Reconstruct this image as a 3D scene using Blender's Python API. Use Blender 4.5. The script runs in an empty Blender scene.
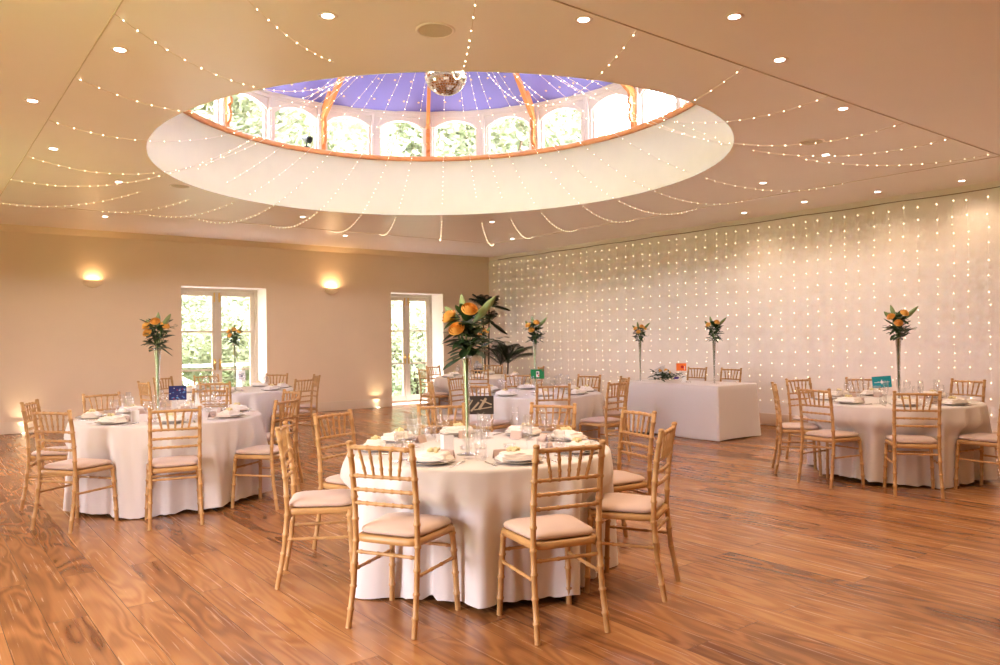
import bpy, bmesh, math, random
from mathutils import Vector, Matrix
PI = math.pi
random.seed(7)
S = bpy.context.scene
C = S.collection
D = bpy.data

# ------------------------------------------------------------ camera, light, exposure
F_PX, YAW, PITCH, ROLL, CAM_H = 767.7, 0.6583, 0.00784, -0.01174, 1.45
fw = Vector((math.sin(YAW)*math.cos(PITCH), math.cos(YAW)*math.cos(PITCH), math.sin(PITCH)))
r0 = Vector((math.cos(YAW), -math.sin(YAW), 0)); u0 = r0.cross(fw)
r1 = r0*math.cos(ROLL)+u0*math.sin(ROLL); u1 = -r0*math.sin(ROLL)+u0*math.cos(ROLL)
cam = D.cameras.new('camera'); camo = D.objects.new('camera', cam); C.objects.link(camo)
cam.sensor_width = 36; cam.lens = F_PX/1000*36; cam.clip_end = 300; cam.clip_start = .05
camo.matrix_world = Matrix(((r1.x, u1.x, -fw.x, 0), (r1.y, u1.y, -fw.y, 0), (r1.z, u1.z, -fw.z, CAM_H), (0, 0, 0, 1)))
S.camera = camo
S.view_settings.view_transform = 'Standard'; S.view_settings.look = 'None'
S.cycles.transparent_max_bounces = 24; S.cycles.sample_clamp_indirect = 10; S.cycles.caustics_reflective = False; S.cycles.caustics_refractive = False
S.view_settings.gamma = 1; S.view_settings.use_curve_mapping = False
S.view_settings.exposure = 1.18

W = D.worlds.new('sky'); S.world = W; W.use_nodes = True
nt = W.node_tree; bg = nt.nodes['Background']
bg.inputs[0].default_value = (.97, .93, 1.05, 1); bg.inputs[1].default_value = 12.0

def light(name, typ, loc, energy, col, rot=None, **kw):
    l = D.lights.new(name, typ); l.energy = energy; l.color = col
    for k, v in kw.items(): setattr(l, k, v)
    o = D.objects.new(name, l); o.location = loc
    if rot is not None: o.rotation_euler = rot
    C.objects.link(o); return o
def aim(o, d): o.rotation_euler = Vector(d).to_track_quat('-Z', 'Y').to_euler()
SUN = light('sun', 'SUN', (30, 30, 30), 2.6, (1, .93, .82), angle=.01)
aim(SUN, (.30, -.95, -.42))
# daylight through the openings of the left-hand wall
for y in (3.8, 9.8):
    o = light('window_daylight', 'AREA', (-1.72, y, 1.3), 10, (.90, .93, 1.0), shape='RECTANGLE', size=1.2, size_y=2.2)
    aim(o, (1, 0, 0)); o.data.cycles.is_portal = True

# room dimensions (metres)
XR, YB, HC = 11.01, 14.65, 3.378
XL, YN = -1.5, -1.5
CX, CY, RA, RB = 4.79, 7.29, 3.0, 3.3       # oval opening of the lantern
ZS, ZW = 4.22, 4.98                          # sill of the lantern, wall plate

# ------------------------------------------------------------ materials
def mat(name, col, rough=.5, metal=0, spec=.5, emit=None, es=0, bump=None, nscale=0, namt=0, coat=0, sheen=0, trans=0):
    m = D.materials.new(name); m.use_nodes = True
    n = m.node_tree; b = n.nodes['Principled BSDF']
    b.inputs['Base Color'].default_value = (*col, 1)
    b.inputs['Roughness'].default_value = rough; b.inputs['Metallic'].default_value = metal
    b.inputs['Specular IOR Level'].default_value = spec
    b.inputs['Coat Weight'].default_value = coat
    b.inputs['Sheen Weight'].default_value = sheen
    b.inputs['Transmission Weight'].default_value = trans
    if emit:
        b.inputs['Emission Color'].default_value = (*emit, 1); b.inputs['Emission Strength'].default_value = es
    if nscale:
        tc = n.nodes.new('ShaderNodeTexCoord'); nz = n.nodes.new('ShaderNodeTexNoise')
        nz.inputs['Scale'].default_value = nscale; nz.inputs['Detail'].default_value = 4
        n.links.new(tc.outputs['Object'], nz.inputs['Vector'])
        if namt:
            mx = n.nodes.new('ShaderNodeMix'); mx.data_type = 'RGBA'
            mx.inputs[6].default_value = (*[c*(1-namt) for c in col], 1); mx.inputs[7].default_value = (*[min(1, c*(1+namt)) for c in col], 1)
            n.links.new(nz.outputs['Fac'], mx.inputs[0]); n.links.new(mx.outputs[2], b.inputs['Base Color'])
        if bump:
            bp = n.nodes.new('ShaderNodeBump'); bp.inputs['Strength'].default_value = bump; bp.inputs['Distance'].default_value = .01
            n.links.new(nz.outputs['Fac'], bp.inputs['Height']); n.links.new(bp.outputs[0], b.inputs['Normal'])
    return m
def glass(name, tint=(1, 1, 1), refl=.35):
    m = D.materials.new(name); m.use_nodes = True; n = m.node_tree; n.nodes.clear()
    out = n.nodes.new('ShaderNodeOutputMaterial'); mx = n.nodes.new('ShaderNodeMixShader')
    tr = n.nodes.new('ShaderNodeBsdfTransparent'); gl = n.nodes.new('ShaderNodeBsdfGlossy'); lw = n.nodes.new('ShaderNodeLayerWeight')
    mp = n.nodes.new('ShaderNodeMapRange')
    tr.inputs[0].default_value = (*tint, 1); gl.inputs['Roughness'].default_value = .04; lw.inputs['Blend'].default_value = .35
    mp.inputs['To Min'].default_value = .04; mp.inputs['To Max'].default_value = refl
    n.links.new(lw.outputs['Facing'], mp.inputs['Value']); n.links.new(mp.outputs[0], mx.inputs[0])
    n.links.new(tr.outputs[0], mx.inputs[1]); n.links.new(gl.outputs[0], mx.inputs[2]); n.links.new(mx.outputs[0], out.inputs[0])
    return m

M = {}
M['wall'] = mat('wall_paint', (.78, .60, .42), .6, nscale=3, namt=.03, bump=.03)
M['wall_daylit'] = mat('wall_paint_daylit', (.86, .77, .68), .6, nscale=3, namt=.03, bump=.03)  # same tan wall made paler: daylight on the right wall put into its colour
M['ceiling'] = mat('ceiling_paint', (.90, .78, .72), .33, nscale=1.4, namt=.03, bump=.05)
M['drum'] = mat('drum_plaster', (.74, .67, .46), .5, nscale=4, namt=.05, bump=.06)
M['lantern_frame'] = mat('lantern_frame_paint', (.62, .55, .48), .45)
M['cream'] = mat('cream_gloss', (.62, .52, .40), .35)
M['trim'] = mat('skirting_paint', (.76, .60, .43), .4)
M['white_frame'] = mat('white_frame', (.80, .72, .64), .4)
M['timber'] = mat('orange_timber', (.62, .24, .07), .4, nscale=9, namt=.25)
M['blue'] = mat('blue_roof_paint', (.19, .19, .58), .5, nscale=2, namt=.06)
M['gold'] = mat('gold_star', (1, .65, .25), .4)
M['brass'] = mat('brass', (.75, .5, .15), .3, 1)
M['wood'] = mat('limewashed_wood', (.52, .29, .105), .42, nscale=14, namt=.22, spec=.5)
M['cushion'] = mat('ivory_cushion', (.60, .44, .35), .9, nscale=180, bump=.1, sheen=.2)
M['cloth'] = mat('white_linen', (.72, .66, .61), .85, nscale=260, bump=.08, sheen=.15)
M['china'] = mat('white_china', (.80, .78, .76), .15)
M['china_rim'] = mat('grey_china', (.60, .52, .45), .2)
M['napkin'] = mat('cream_napkin', (.85, .78, .70), .9)
M['favour'] = mat('yellow_favour', (.80, .66, .36), .8, nscale=60, namt=.3)
M['kraft'] = mat('kraft_card', (.62, .46, .38), .8)
M['card_white'] = mat('white_card', (.88, .85, .84), .7)
M['ink'] = mat('grey_ink', (.12, .12, .2), .8)
M['steel'] = mat('steel', (.75, .74, .72), .25, 1)
M['glass'] = glass('clear_glass')
M['vase_glass'] = glass('vase_glass', (.97, .98, .97), .8)
M['vase_glass'].node_tree.nodes['Map Range'].inputs['To Min'].default_value = .16
M['window_glass'] = glass('window_glass', (.98, 1, .99), .12)
M['mirror'] = mat('mirror_facets', (.9, .88, .84), .08, 1)
M['wire'] = mat('clear_wire', (.75, .62, .48), .5)
M['leaf'] = mat('dark_leaf', (.030, .075, .020), .45, nscale=20, namt=.4)
M['leaf2'] = mat('pale_bud_leaf', (.25, .34, .14), .5, nscale=20, namt=.2)
M['stem'] = mat('green_stem', (.08, .16, .04), .5)
M['rose'] = mat('peach_rose', (1.0, .50, .10), .6, nscale=30, namt=.12)
M['palm'] = mat('palm_leaf', (.022, .045, .016), .4, nscale=8, namt=.4)
M['bark'] = mat('bark', (.10, .065, .04), .9, nscale=30, namt=.4, bump=.5)
M['pot'] = mat('dark_pot', (.03, .025, .022), .6)
M['whiteflower'] = mat('white_petals', (.85, .80, .78), .7)
M['purple'] = mat('purple_petals', (.10, .04, .30), .7)
M['lawn'] = mat('lawn', (.30, .45, .16), .9, nscale=2, namt=.3)
M['tree'] = mat('tree_leaf', (.36, .38, .26), .6, nscale=.8, namt=.35)
M['white_paint'] = mat('white_paint', (.85, .85, .83), .5)
M['dark'] = mat('black_plastic', (.02, .03, .03), .4)
M['grille'] = mat('speaker_grille', (.64, .52, .40), .6, nscale=300, namt=.2)
M['plaster_lamp'] = mat('plaster_sconce', (.88, .72, .52), .6)
WARM = (1, .72, .42)
M['lamp'] = mat('lamp_glow', (1, .9, .75), .5, emit=(1, .82, .55), es=1.5)
M['spot'] = mat('downlight_glow', (1, .95, .85), .5, emit=(1, .95, .86), es=9)
M['bulb'] = mat('fairy_bulb', (1, .85, .6), .5, emit=(1, .80, .50), es=4.5)
M['uplamp'] = mat('floor_uplight_glow', (1, .9, .8), .5, emit=(1, .92, .75), es=12)
for k in ('bulb', 'spot', 'lamp', 'uplamp'): M[k].cycles.emission_sampling = 'NONE'

for k in ('tree',):      # thin leaves let light through
    n_ = M[k].node_tree; b_ = n_.nodes['Principled BSDF']; tl_ = n_.nodes.new('ShaderNodeBsdfTranslucent'); mx_ = n_.nodes.new('ShaderNodeMixShader')
    tl_.inputs[0].default_value = (.46, .50, .32, 1); mx_.inputs[0].default_value = .5
    n_.links.new(b_.outputs[0], mx_.inputs[1]); n_.links.new(tl_.outputs[0], mx_.inputs[2]); n_.links.new(mx_.outputs[0], n_.nodes['Material Output'].inputs[0])
def floor_material():
    m = D.materials.new('oak_boards'); m.use_nodes = True; n = m.node_tree; L = n.links; b = n.nodes['Principled BSDF']
    def N(t, **k):
        x = n.nodes.new(t)
        for a, v in k.items(): setattr(x, a, v)
        return x
    tc = N('ShaderNodeTexCoord'); mp = N('ShaderNodeMapping'); mp.inputs['Rotation'].default_value = (0, 0, PI/2)
    L.new(tc.outputs['Object'], mp.inputs['Vector'])
    br = N('ShaderNodeTexBrick'); br.offset = .37; br.offset_frequency = 2; br.squash = 1
    br.inputs['Scale'].default_value = 1; br.inputs['Brick Width'].default_value = 2.3; br.inputs['Row Height'].default_value = .19
    br.inputs['Mortar Size'].default_value = .0016; br.inputs['Mortar Smooth'].default_value = .2; br.inputs['Bias'].default_value = 0
    br.inputs['Color1'].default_value = (0, 0, 0, 1); br.inputs['Color2'].default_value = (1, 1, 1, 1); br.inputs['Mortar'].default_value = (.5, .5, .5, 1)
    L.new(mp.outputs[0], br.inputs['Vector'])
    # grain: stretched, board by board offset
    sep = N('ShaderNodeSeparateColor'); L.new(br.outputs['Color'], sep.inputs[0])
    off = N('ShaderNodeCombineXYZ'); mul = N('ShaderNodeMath', operation='MULTIPLY'); mul.inputs[1].default_value = 37
    L.new(sep.outputs[0], mul.inputs[0]); L.new(mul.outputs[0], off.inputs[0]); L.new(mul.outputs[0], off.inputs[2])
    ad = N('ShaderNodeVectorMath', operation='ADD'); L.new(mp.outputs[0], ad.inputs[0]); L.new(off.outputs[0], ad.inputs[1])
    st = N('ShaderNodeMapping'); st.inputs['Scale'].default_value = (.55, 3.2, 1); L.new(ad.outputs[0], st.inputs['Vector'])
    nz = N('ShaderNodeTexNoise'); nz.inputs['Scale'].default_value = 1.3; nz.inputs['Detail'].default_value = 2; nz.inputs['Distortion'].default_value = .4
    L.new(st.outputs[0], nz.inputs['Vector'])
    rings = N('ShaderNodeMath', operation='MULTIPLY'); rings.inputs[1].default_value = 60; L.new(nz.outputs['Fac'], rings.inputs[0])
    sn = N('ShaderNodeMath', operation='SINE'); L.new(rings.outputs[0], sn.inputs[0])
    st2 = N('ShaderNodeMapping'); st2.inputs['Scale'].default_value = (1.0, 42, 1); L.new(ad.outputs[0], st2.inputs['Vector'])
    fine = N('ShaderNodeTexNoise'); fine.inputs['Scale'].default_value = 1.5; fine.inputs['Detail'].default_value = 5; L.new(st2.outputs[0], fine.inputs['Vector'])
    big = N('ShaderNodeTexNoise'); big.inputs['Scale'].default_value = .9; big.inputs['Detail'].default_value = 3; L.new(tc.outputs['Object'], big.inputs['Vector'])
    # combine to a factor
    def math_(op, a, bv):
        x = N('ShaderNodeMath', operation=op)
        for i, v in enumerate((a, bv)):
            if isinstance(v, (int, float)): x.inputs[i].default_value = v
            else: L.new(v, x.inputs[i])
        return x.outputs[0]
    f = math_('ADD', math_('MULTIPLY', sn.outputs[0], .10), math_('ADD', math_('MULTIPLY', fine.outputs['Fac'], .20), .13))
    f = math_('ADD', f, math_('MULTIPLY', sep.outputs[0], .30))
    f = math_('ADD', f, math_('MULTIPLY', big.outputs['Fac'], .30))
    cr = N('ShaderNodeValToRGB'); L.new(f, cr.inputs[0])
    e = cr.color_ramp.elements; e[0].position = .25; e[0].color = (.14, .046, .013, 1); e[1].position = .85; e[1].color = (.52, .255, .095, 1)
    x = e.new(.55); x.color = (.35, .150, .050, 1)
    mx = N('ShaderNodeMix', data_type='RGBA'); L.new(br.outputs['Fac'], mx.inputs[0]); L.new(cr.outputs[0], mx.inputs[6]); mx.inputs[7].default_value = (.12, .05, .02, 1)
    L.new(mx.outputs[2], b.inputs['Base Color'])
    rr = math_('ADD', math_('MULTIPLY', fine.outputs['Fac'], .16), .17); L.new(rr, b.inputs['Roughness'])
    b.inputs['Specular IOR Level'].default_value = .5
    bp = N('ShaderNodeBump'); bp.inputs['Strength'].default_value = .12; bp.inputs['Distance'].default_value = .004
    h = math_('SUBTRACT', math_('MULTIPLY', fine.outputs['Fac'], .06), br.outputs['Fac']); L.new(h, bp.inputs['Height']); L.new(bp.outputs[0], b.inputs['Normal'])
    return m
M['floor'] = floor_material()

# ------------------------------------------------------------ mesh helpers
class MB:
    def __init__(s): s.v = []; s.f = []; s.sm = []; s.mi = []; s.m = 0
    def add(s, vs, fs, smooth=True):
        o = len(s.v); s.v += [tuple(v) for v in vs]
        for f in fs: s.f.append([i+o for i in f]); s.sm.append(smooth); s.mi.append(s.m)
        return s
    def box(s, x0, x1, y0, y1, z0, z1):
        return s.add([(x0,y0,z0),(x1,y0,z0),(x1,y1,z0),(x0,y1,z0),(x0,y0,z1),(x1,y0,z1),(x1,y1,z1),(x0,y1,z1)],
                     [(0,3,2,1),(4,5,6,7),(0,1,5,4),(1,2,6,5),(2,3,7,6),(3,0,4,7)], False)
    def lathe(s, prof, n=16, c=(0, 0, 0), cap=True, axis=None):
        vs = []; fs = []
        for r, z in prof:
            for i in range(n):
                a = 2*PI*i/n; vs.append((c[0]+r*math.cos(a), c[1]+r*math.sin(a), c[2]+z))
        for j in range(len(prof)-1):
            for i in range(n):
                k = (i+1) % n; fs.append((j*n+i, j*n+k, (j+1)*n+k, (j+1)*n+i))
        s.add(vs, fs)
        if cap:
            o = len(prof)-1
            s.add(vs[:n], [list(range(n))[::-1]], False); s.add(vs[o*n:], [list(range(n))], False)
        return s
    def tube(s, pts, rad, n=8, cap=True, closed=False):
        P = [Vector(p) for p in pts]; m = len(P)
        if not isinstance(rad, (list, tuple)): rad = [rad]*m
        vs = []; fs = []; up = Vector((0, 0, 1)); prev = None
        for i, p in enumerate(P):
            a = P[(i-1) % m] if (closed or i > 0) else P[i]; b = P[(i+1) % m] if (closed or i < m-1) else P[i]
            t = (b-a).normalized()
            if prev is None:
                q = t.cross(up)
                if q.length < .1: q = t.cross(Vector((1, 0, 0)))
            else: q = prev - t*prev.dot(t)
            q.normalize(); prev = q; w = t.cross(q)
            for k in range(n):
                an = 2*PI*k/n; vs.append(p+(q*math.cos(an)+w*math.sin(an))*rad[i])
        for j in range(m if closed else m-1):
            jj = (j+1) % m
            for k in range(n):
                l = (k+1) % n; fs.append((j*n+k, j*n+l, jj*n+l, jj*n+k))
        s.add(vs, fs)
        if cap and not closed: s.add(vs[:n], [list(range(n))[::-1]], False); s.add(vs[-n:], [list(range(n))], False)
        return s
    def prism(s, poly, y0, y1):        # outline in x,z swept along y
        n = len(poly); vs = [(x, y0, z) for x, z in poly]+[(x, y1, z) for x, z in poly]
        return s.add(vs, [list(range(n)), list(range(n, 2*n))[::-1]]+[(i+n, (i+1) % n+n, (i+1) % n, i) for i in range(n)], False)
    def xf(s, mtx, start=0):
        for i in range(start, len(s.v)): s.v[i] = tuple(mtx @ Vector(s.v[i]))
        return s
    def mesh(s, name, *mats):
        me = D.meshes.new(name); me.from_pydata(s.v, [], s.f); me.update()
        me.polygons.foreach_set('use_smooth', s.sm)
        for m in mats: me.materials.append(M[m] if isinstance(m, str) else m)
        if max(s.mi, default=0): me.polygons.foreach_set('material_index', s.mi)
        return me
    def build(s, name, mats, parent=None, loc=None):
        if not isinstance(mats, (list, tuple)): mats = [mats]
        me = s.mesh(name, *mats); o = D.objects.new(name, me); C.objects.link(o)
        if parent: o.parent = parent
        if loc is not None: o.location = loc
        return o
def tag(o, label=None, cat=None, group=None, kind=None):
    if label: o['label'] = label
    if cat: o['category'] = cat
    if group: o['group'] = group
    if kind: o['kind'] = kind
    return o
def thing(name, label, cat, loc=(0, 0, 0), rz=0, group=None):
    o = D.objects.new(name, None); C.objects.link(o); o.location = loc; o.rotation_euler = (0, 0, rz); o.empty_display_size = .1
    return tag(o, label, cat, group)
KIDS = {}
def kids(o):
    return [c for c in D.objects if c.parent == o]
def cache(o):
    KIDS[o.name] = [(c, [g for g in D.objects if g.parent == c]) for c in D.objects if c.parent == o]
def dup(root, loc, rz, label, group=None, scale=None):
    if root.name not in KIDS: cache(root)
    r = root.copy(); C.objects.link(r); r.location = loc; r.rotation_euler = (0, 0, rz); r['label'] = label
    if group: r['group'] = group
    if scale: r.scale = scale
    for c, gs in KIDS[root.name]:
        k = c.copy(); C.objects.link(k); k.parent = r
        for g in gs:
            q = g.copy(); C.objects.link(q); q.parent = k
    return r
USED = set()
def place(proto, loc, rz, label, group=None, scale=None):     # the prototype itself stands at the first place
    if proto.name not in KIDS: cache(proto)
    if proto.name not in USED:
        USED.add(proto.name); proto.location = loc; proto.rotation_euler = (0, 0, rz); proto['label'] = label
        if group: proto['group'] = group
        if scale: proto.scale = scale
        return proto
    return dup(proto, loc, rz, label, group, scale)
def struct(mb, name, mats, parent=None, loc=None):
    o = mb.build(name, mats, parent, loc)
    if not parent: o['kind'] = 'structure'
    return o
def rot2(x, y, a): return x*math.cos(a)-y*math.sin(a), x*math.sin(a)+y*math.cos(a)
def el(t, r=0): return CX+(RA+r)*math.cos(t), CY+(RB+r)*math.sin(t)

# ------------------------------------------------------------ room shell
m = MB(); m.box(XL-.3, XR+.3, YN-.3, YB+.3, -.2, 0); struct(m, 'floor', 'floor')
# ceiling slab with the oval hole
def ring_faces(n, z, inner, outer_fn, down):
    vs = []; fs = []
    for i in range(n):
        t = 2*PI*i/n; a = inner(t); b = outer_fn(t); vs += [(a[0], a[1], z), (b[0], b[1], z)]
    for i in range(n):
        j = (i+1) % n; q = (2*i, 2*i+1, 2*j+1, 2*j); fs.append(q[::-1] if down else q)
    return vs, fs
def outer(t):
    dx, dy = math.cos(t)*RA, math.sin(t)*RB; k = 1e9
    for lim, d, c in ((XR+.3, dx, CX), (XL-.3, dx, CX), (YB+.3, dy, CY), (YN-.3, dy, CY)):
        if abs(d) > 1e-9 and (lim-c)/d > 0: k = min(k, (lim-c)/d)
    return CX+dx*k, CY+dy*k
NR = 240
m = MB()
angs = [2*PI*i/NR for i in range(NR)]
for xx in (XR+.3, XL-.3):
    for yy in (YB+.3, YN-.3): angs.append(math.atan2((yy-CY)/RB, (xx-CX)/RA) % (2*PI))
angs.sort()
for z, dn in ((HC, True), (HC+.3, False)):
    vs = []; fs = []
    for t in angs:
        a = el(t); b = outer(t); vs += [(a[0], a[1], z), (b[0], b[1], z)]
    n = len(angs)
    for i in range(n):
        j = (i+1) % n; q = (2*i, 2*i+1, 2*j+1, 2*j); fs.append(q[::-1] if dn else q)
    m.add(vs, fs, False)
struct(m, 'ceiling', 'ceiling')
# cream drum between ceiling and lantern sill
m = MB(); vs = []; fs = []
for i in range(NR):
    t = 2*PI*i/NR
    for r, z in ((0, HC-.004), (.0, ZS), (.42, ZS), (.42, HC+.3)): x, y = el(t, r); vs.append((x, y, z))
for i in range(NR):
    j = (i+1) % NR
    for k in range(3): fs.append((4*i+k, 4*i+k+1, 4*j+k+1, 4*j+k))
m.add(vs, fs); struct(m, 'wall_drum', 'drum')
# timber sill ring
m = MB(); vs = []; fs = []
prof = ((-.035, ZS-.012), (-.045, ZS+.005), (-.045, ZS+.045), (-.03, ZS+.058), (.12, ZS+.058), (.12, ZS-.012))
for i in range(NR):
    t = 2*PI*i/NR
    for r, z in prof: x, y = el(t, r); vs.append((x, y, z))
P = len(prof)
for i in range(NR):
    j = (i+1) % NR
    for k in range(P): l = (k+1) % P; fs.append((P*i+k, P*i+l, P*j+l, P*j+k))
m.add(vs, fs, False); struct(m, 'trim_lantern_sill', 'timber')

# back wall with two door openings
DOORS = ((3.97, 5.57), (8.34, 9.70)); DT = 2.485; WT = .62
m = MB(); xs = [XL]+[v for d in DOORS for v in d]+[XR]
for i in range(0, len(xs), 2): m.box(xs[i], xs[i+1], YB, YB+WT, 0, HC)
for a, b in DOORS: m.box(a, b, YB, YB+WT, DT, HC)
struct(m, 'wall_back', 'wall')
m = MB(); m.box(XR, XR+.3, YN, YB+WT, 0, HC); struct(m, 'wall_right', 'wall_daylit')
LO = [(3.2, 4.4), (9.2, 10.4)]
m = MB(); ys = [YN]+[v for d in LO for v in d]+[YB+WT]
for i in range(0, len(ys), 2): m.box(XL-.2, XL, ys[i], ys[i+1], 0, HC)
for a, b in LO: m.box(XL-.2, XL, a, b, 2.5, HC)
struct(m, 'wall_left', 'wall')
NO = []
m = MB(); xs = [XL-.2]+[v for d in NO for v in d]+[XR+.3]
for i in range(0, len(xs), 2): m.box(xs[i], xs[i+1], YN-.2, YN, 0, HC)
for a, b in NO: m.box(a, b, YN-.2, YN, 2.5, HC)
struct(m, 'wall_near', 'wall')
# skirting and cornice
def skirt(name, segs, axis, w, side):
    m = MB()
    for a, b in segs:
        for t, z0, z1 in ((.022, .012, .16), (.030, .16, .19)):
            if axis == 'x': m.box(a, b, w-t, w, z0, z1)
            else: m.box(w-t, w, a, b, z0, z1)
    struct(m, name, 'trim')
skirt('baseboard_back', [(XL, 3.97), (5.57, 8.34), (9.70, XR)], 'x', YB, -1)
skirt('baseboard_right', [(YN, YB)], 'y', XR, -1)
m = MB(); m.add([(XL, YB, HC-.10), (XR, YB, HC-.10), (XR, YB-.02, HC-.10), (XL, YB-.02, HC-.10), (XL, YB-.09, HC), (XR, YB-.09, HC), (XR, YB-.05, HC-.06), (XL, YB-.05, HC-.06)],
      [(0, 1, 2, 3), (3, 2, 6, 7), (7, 6, 5, 4)], False); struct(m, 'trim_cornice_back', 'wall')
m = MB(); m.add([(XR, YN, HC-.07), (XR, YB, HC-.07), (XR-.02, YB, HC-.07), (XR-.02, YN, HC-.07), (XR-.05, YN, HC), (XR-.05, YB, HC)],
      [(0, 1, 2, 3), (3, 2, 5, 4)], False); struct(m, 'trim_cornice_right', 'wall_daylit')
# thin track set into the ceiling, a rectangle that the string lights hang from
TX0, TX1, TY0, TY1 = .97, 9.45, 3.25, 12.38
m = MB(); z0, z1 = HC-.006, HC+.01
for a in (TX0, TX1): m.box(a-.003, a+.003, TY0, TY1, z0, z1)
for a in (TY0, TY1): m.box(TX0, TX1, a-.003, a+.003, z0, z1)
struct(m, 'trim_ceiling_track', mat('track_bronze', (.66, .52, .40), .5))

# ------------------------------------------------------------ lantern: 24 arched windows, ribs, blue roof
NB = 24
T_OFF = -.049
def bay_frame(i):
    t0, t1 = 2*PI*i/NB+T_OFF, 2*PI*(i+1)/NB+T_OFF
    a = Vector((*el(t0, .12), 0)); b = Vector((*el(t1, .12), 0)); mid = (a+b)/2; ux = (b-a).normalized(); uy = Vector((-ux.y, ux.x, 0))
    if uy.dot(mid-Vector((CX, CY, 0))) < 0: uy = -uy
    M4 = Matrix(((ux.x, uy.x, 0, mid.x), (ux.y, uy.y, 0, mid.y), (0, 0, 1, 0), (0, 0, 0, 1)))
    return M4, (b-a).length
def arch_pts(hw, z0, zs, rise, n=12):     # from bottom-left up over the arch to bottom-right
    R = (hw*hw+rise*rise)/(2*rise); zc = zs+rise-R; a0 = math.asin(hw/R)
    return [(-hw, z0)]+[(R*math.sin(a), zc+R*math.cos(a)) for a in [-a0+2*a0*k/n for k in range(n+1)]]+[(hw, z0)]
GZ0, GZS, GR = ZS+.075, 4.74, .12
for i in range(NB):
    M4, wd = bay_frame(i); hw = wd/2
    m = MB(); gw = .325
    def panel(hw_out, z_lo, z_hi, hw_in, y0, y1, zin0):
        ap = arch_pts(hw_in, zin0, GZS, GR)
        n = len(ap); out = []
        for k, (x, z) in enumerate(ap):       # matching outer loop
            if k == 0: out.append((-hw_out, z_lo))
            elif k == n-1: out.append((hw_out, z_lo))
            elif k == 1: out.append((-hw_out, z))
            elif k == n-2: out.append((hw_out, z))
            else: out.append((x/hw_in*hw_out, z_hi))
        out[2] = (-hw_out, z_hi); out[n-3] = (hw_out, z_hi)
        vs = [(x, y0, z) for x, z in ap]+[(x, y0, z) for x, z in out]+[(x, y1, z) for x, z in ap]+[(x, y1, z) for x, z in out]
        fs = []
        for k in range(n-1):
            fs += [(k, k+1, n+k+1, n+k), (2*n+k+1, 2*n+k, 3*n+k, 3*n+k+1), (k+1, k, 2*n+k, 2*n+k+1)]
        m.add(vs, fs, False)
        m.box(-hw_out, hw_out, y0, y1, z_lo-.0, zin0)
    panel(hw, ZS+.058, ZW, gw+.035, 0, .05, GZ0)          # outer casing panel
    panel(gw+.06, ZS+.06, GZS+GR+.045, gw, .03, .075, GZ0+.02)  # sash
    pw = .075 if i % 2 == 0 else .05
    m.box(-hw-.001, -hw+pw, -.035, 0, ZS+.055, ZW); m.box(hw-(.05 if i % 2 == 0 else .075), hw+.001, -.035, 0, ZS+.055, ZW)
    m.box(-hw+.02, -hw+pw-.02, -.05, -.035, ZS+.055, ZW-.05)
    m.box(-hw, hw, -.03, 0, ZW-.07, ZW); m.box(-hw, hw, -.05, 0, ZW-.02, ZW+.02)
    m.xf(M4); o = struct(m, 'window_%d' % (i+1), 'lantern_frame')
    g = MB(); ap = arch_pts(gw, GZ0, GZS, GR); g.add([(x, .055, z) for x, z in ap], [list(range(len(ap)))], False); g.xf(M4)
    g.build('glass_pane', 'window_glass', o)
# blue roof: 12-sided, folding at the ribs, with a lining of stars
APEX = 7.0
m = MB(); vs = [(CX, CY, APEX)]
for i in range(12): x, y = el(2*PI*i/12+T_OFF, .14); vs.append((x, y, ZW+.01))
m.add(vs, [(0, 1+(i+1) % 12, 1+i) for i in range(12)], False)
vs = [(CX, CY, APEX+.15)]
for i in range(12): x, y = el(2*PI*i/12+T_OFF, .5); vs.append((x, y, ZW+.0))
m.add(vs, [(0, 1+i, 1+(i+1) % 12) for i in range(12)], False)
roof = struct(m, 'ceiling_lantern', 'blue')
st = MB(); rs = random.Random(3)
for i in range(12):
    a = Vector((*el(2*PI*i/12+T_OFF, .14), ZW+.01)); b = Vector((*el(2*PI*(i+1)/12+T_OFF, .14), ZW+.01)); ap = Vector((CX, CY, APEX))
    nn = (b-a).cross(ap-a).normalized()
    if nn.z > 0: nn = -nn
    ex = (b-a).normalized(); ey = nn.cross(ex)
    for r in range(9):
        f = .055+r*.1
        cnt = max(1, int(round(6*(1-f))))
        for c in range(cnt):
            u = (c+.5+(.25 if r % 2 else -.25))/cnt
            u = .06+.88*min(max(u, 0), 1)
            p = (a.lerp(b, u)).lerp(ap, f)+nn*.006
            R = .022; vs = []
            for k in range(10):
                rr = R if k % 2 == 0 else R*.5; an = PI*k/5
                vs.append(p+ex*(rr*math.cos(an))+ey*(rr*math.sin(an)))
            st.add(vs, [list(range(10))], False)
st.build('gilded_stars', 'gold', roof)
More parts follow.
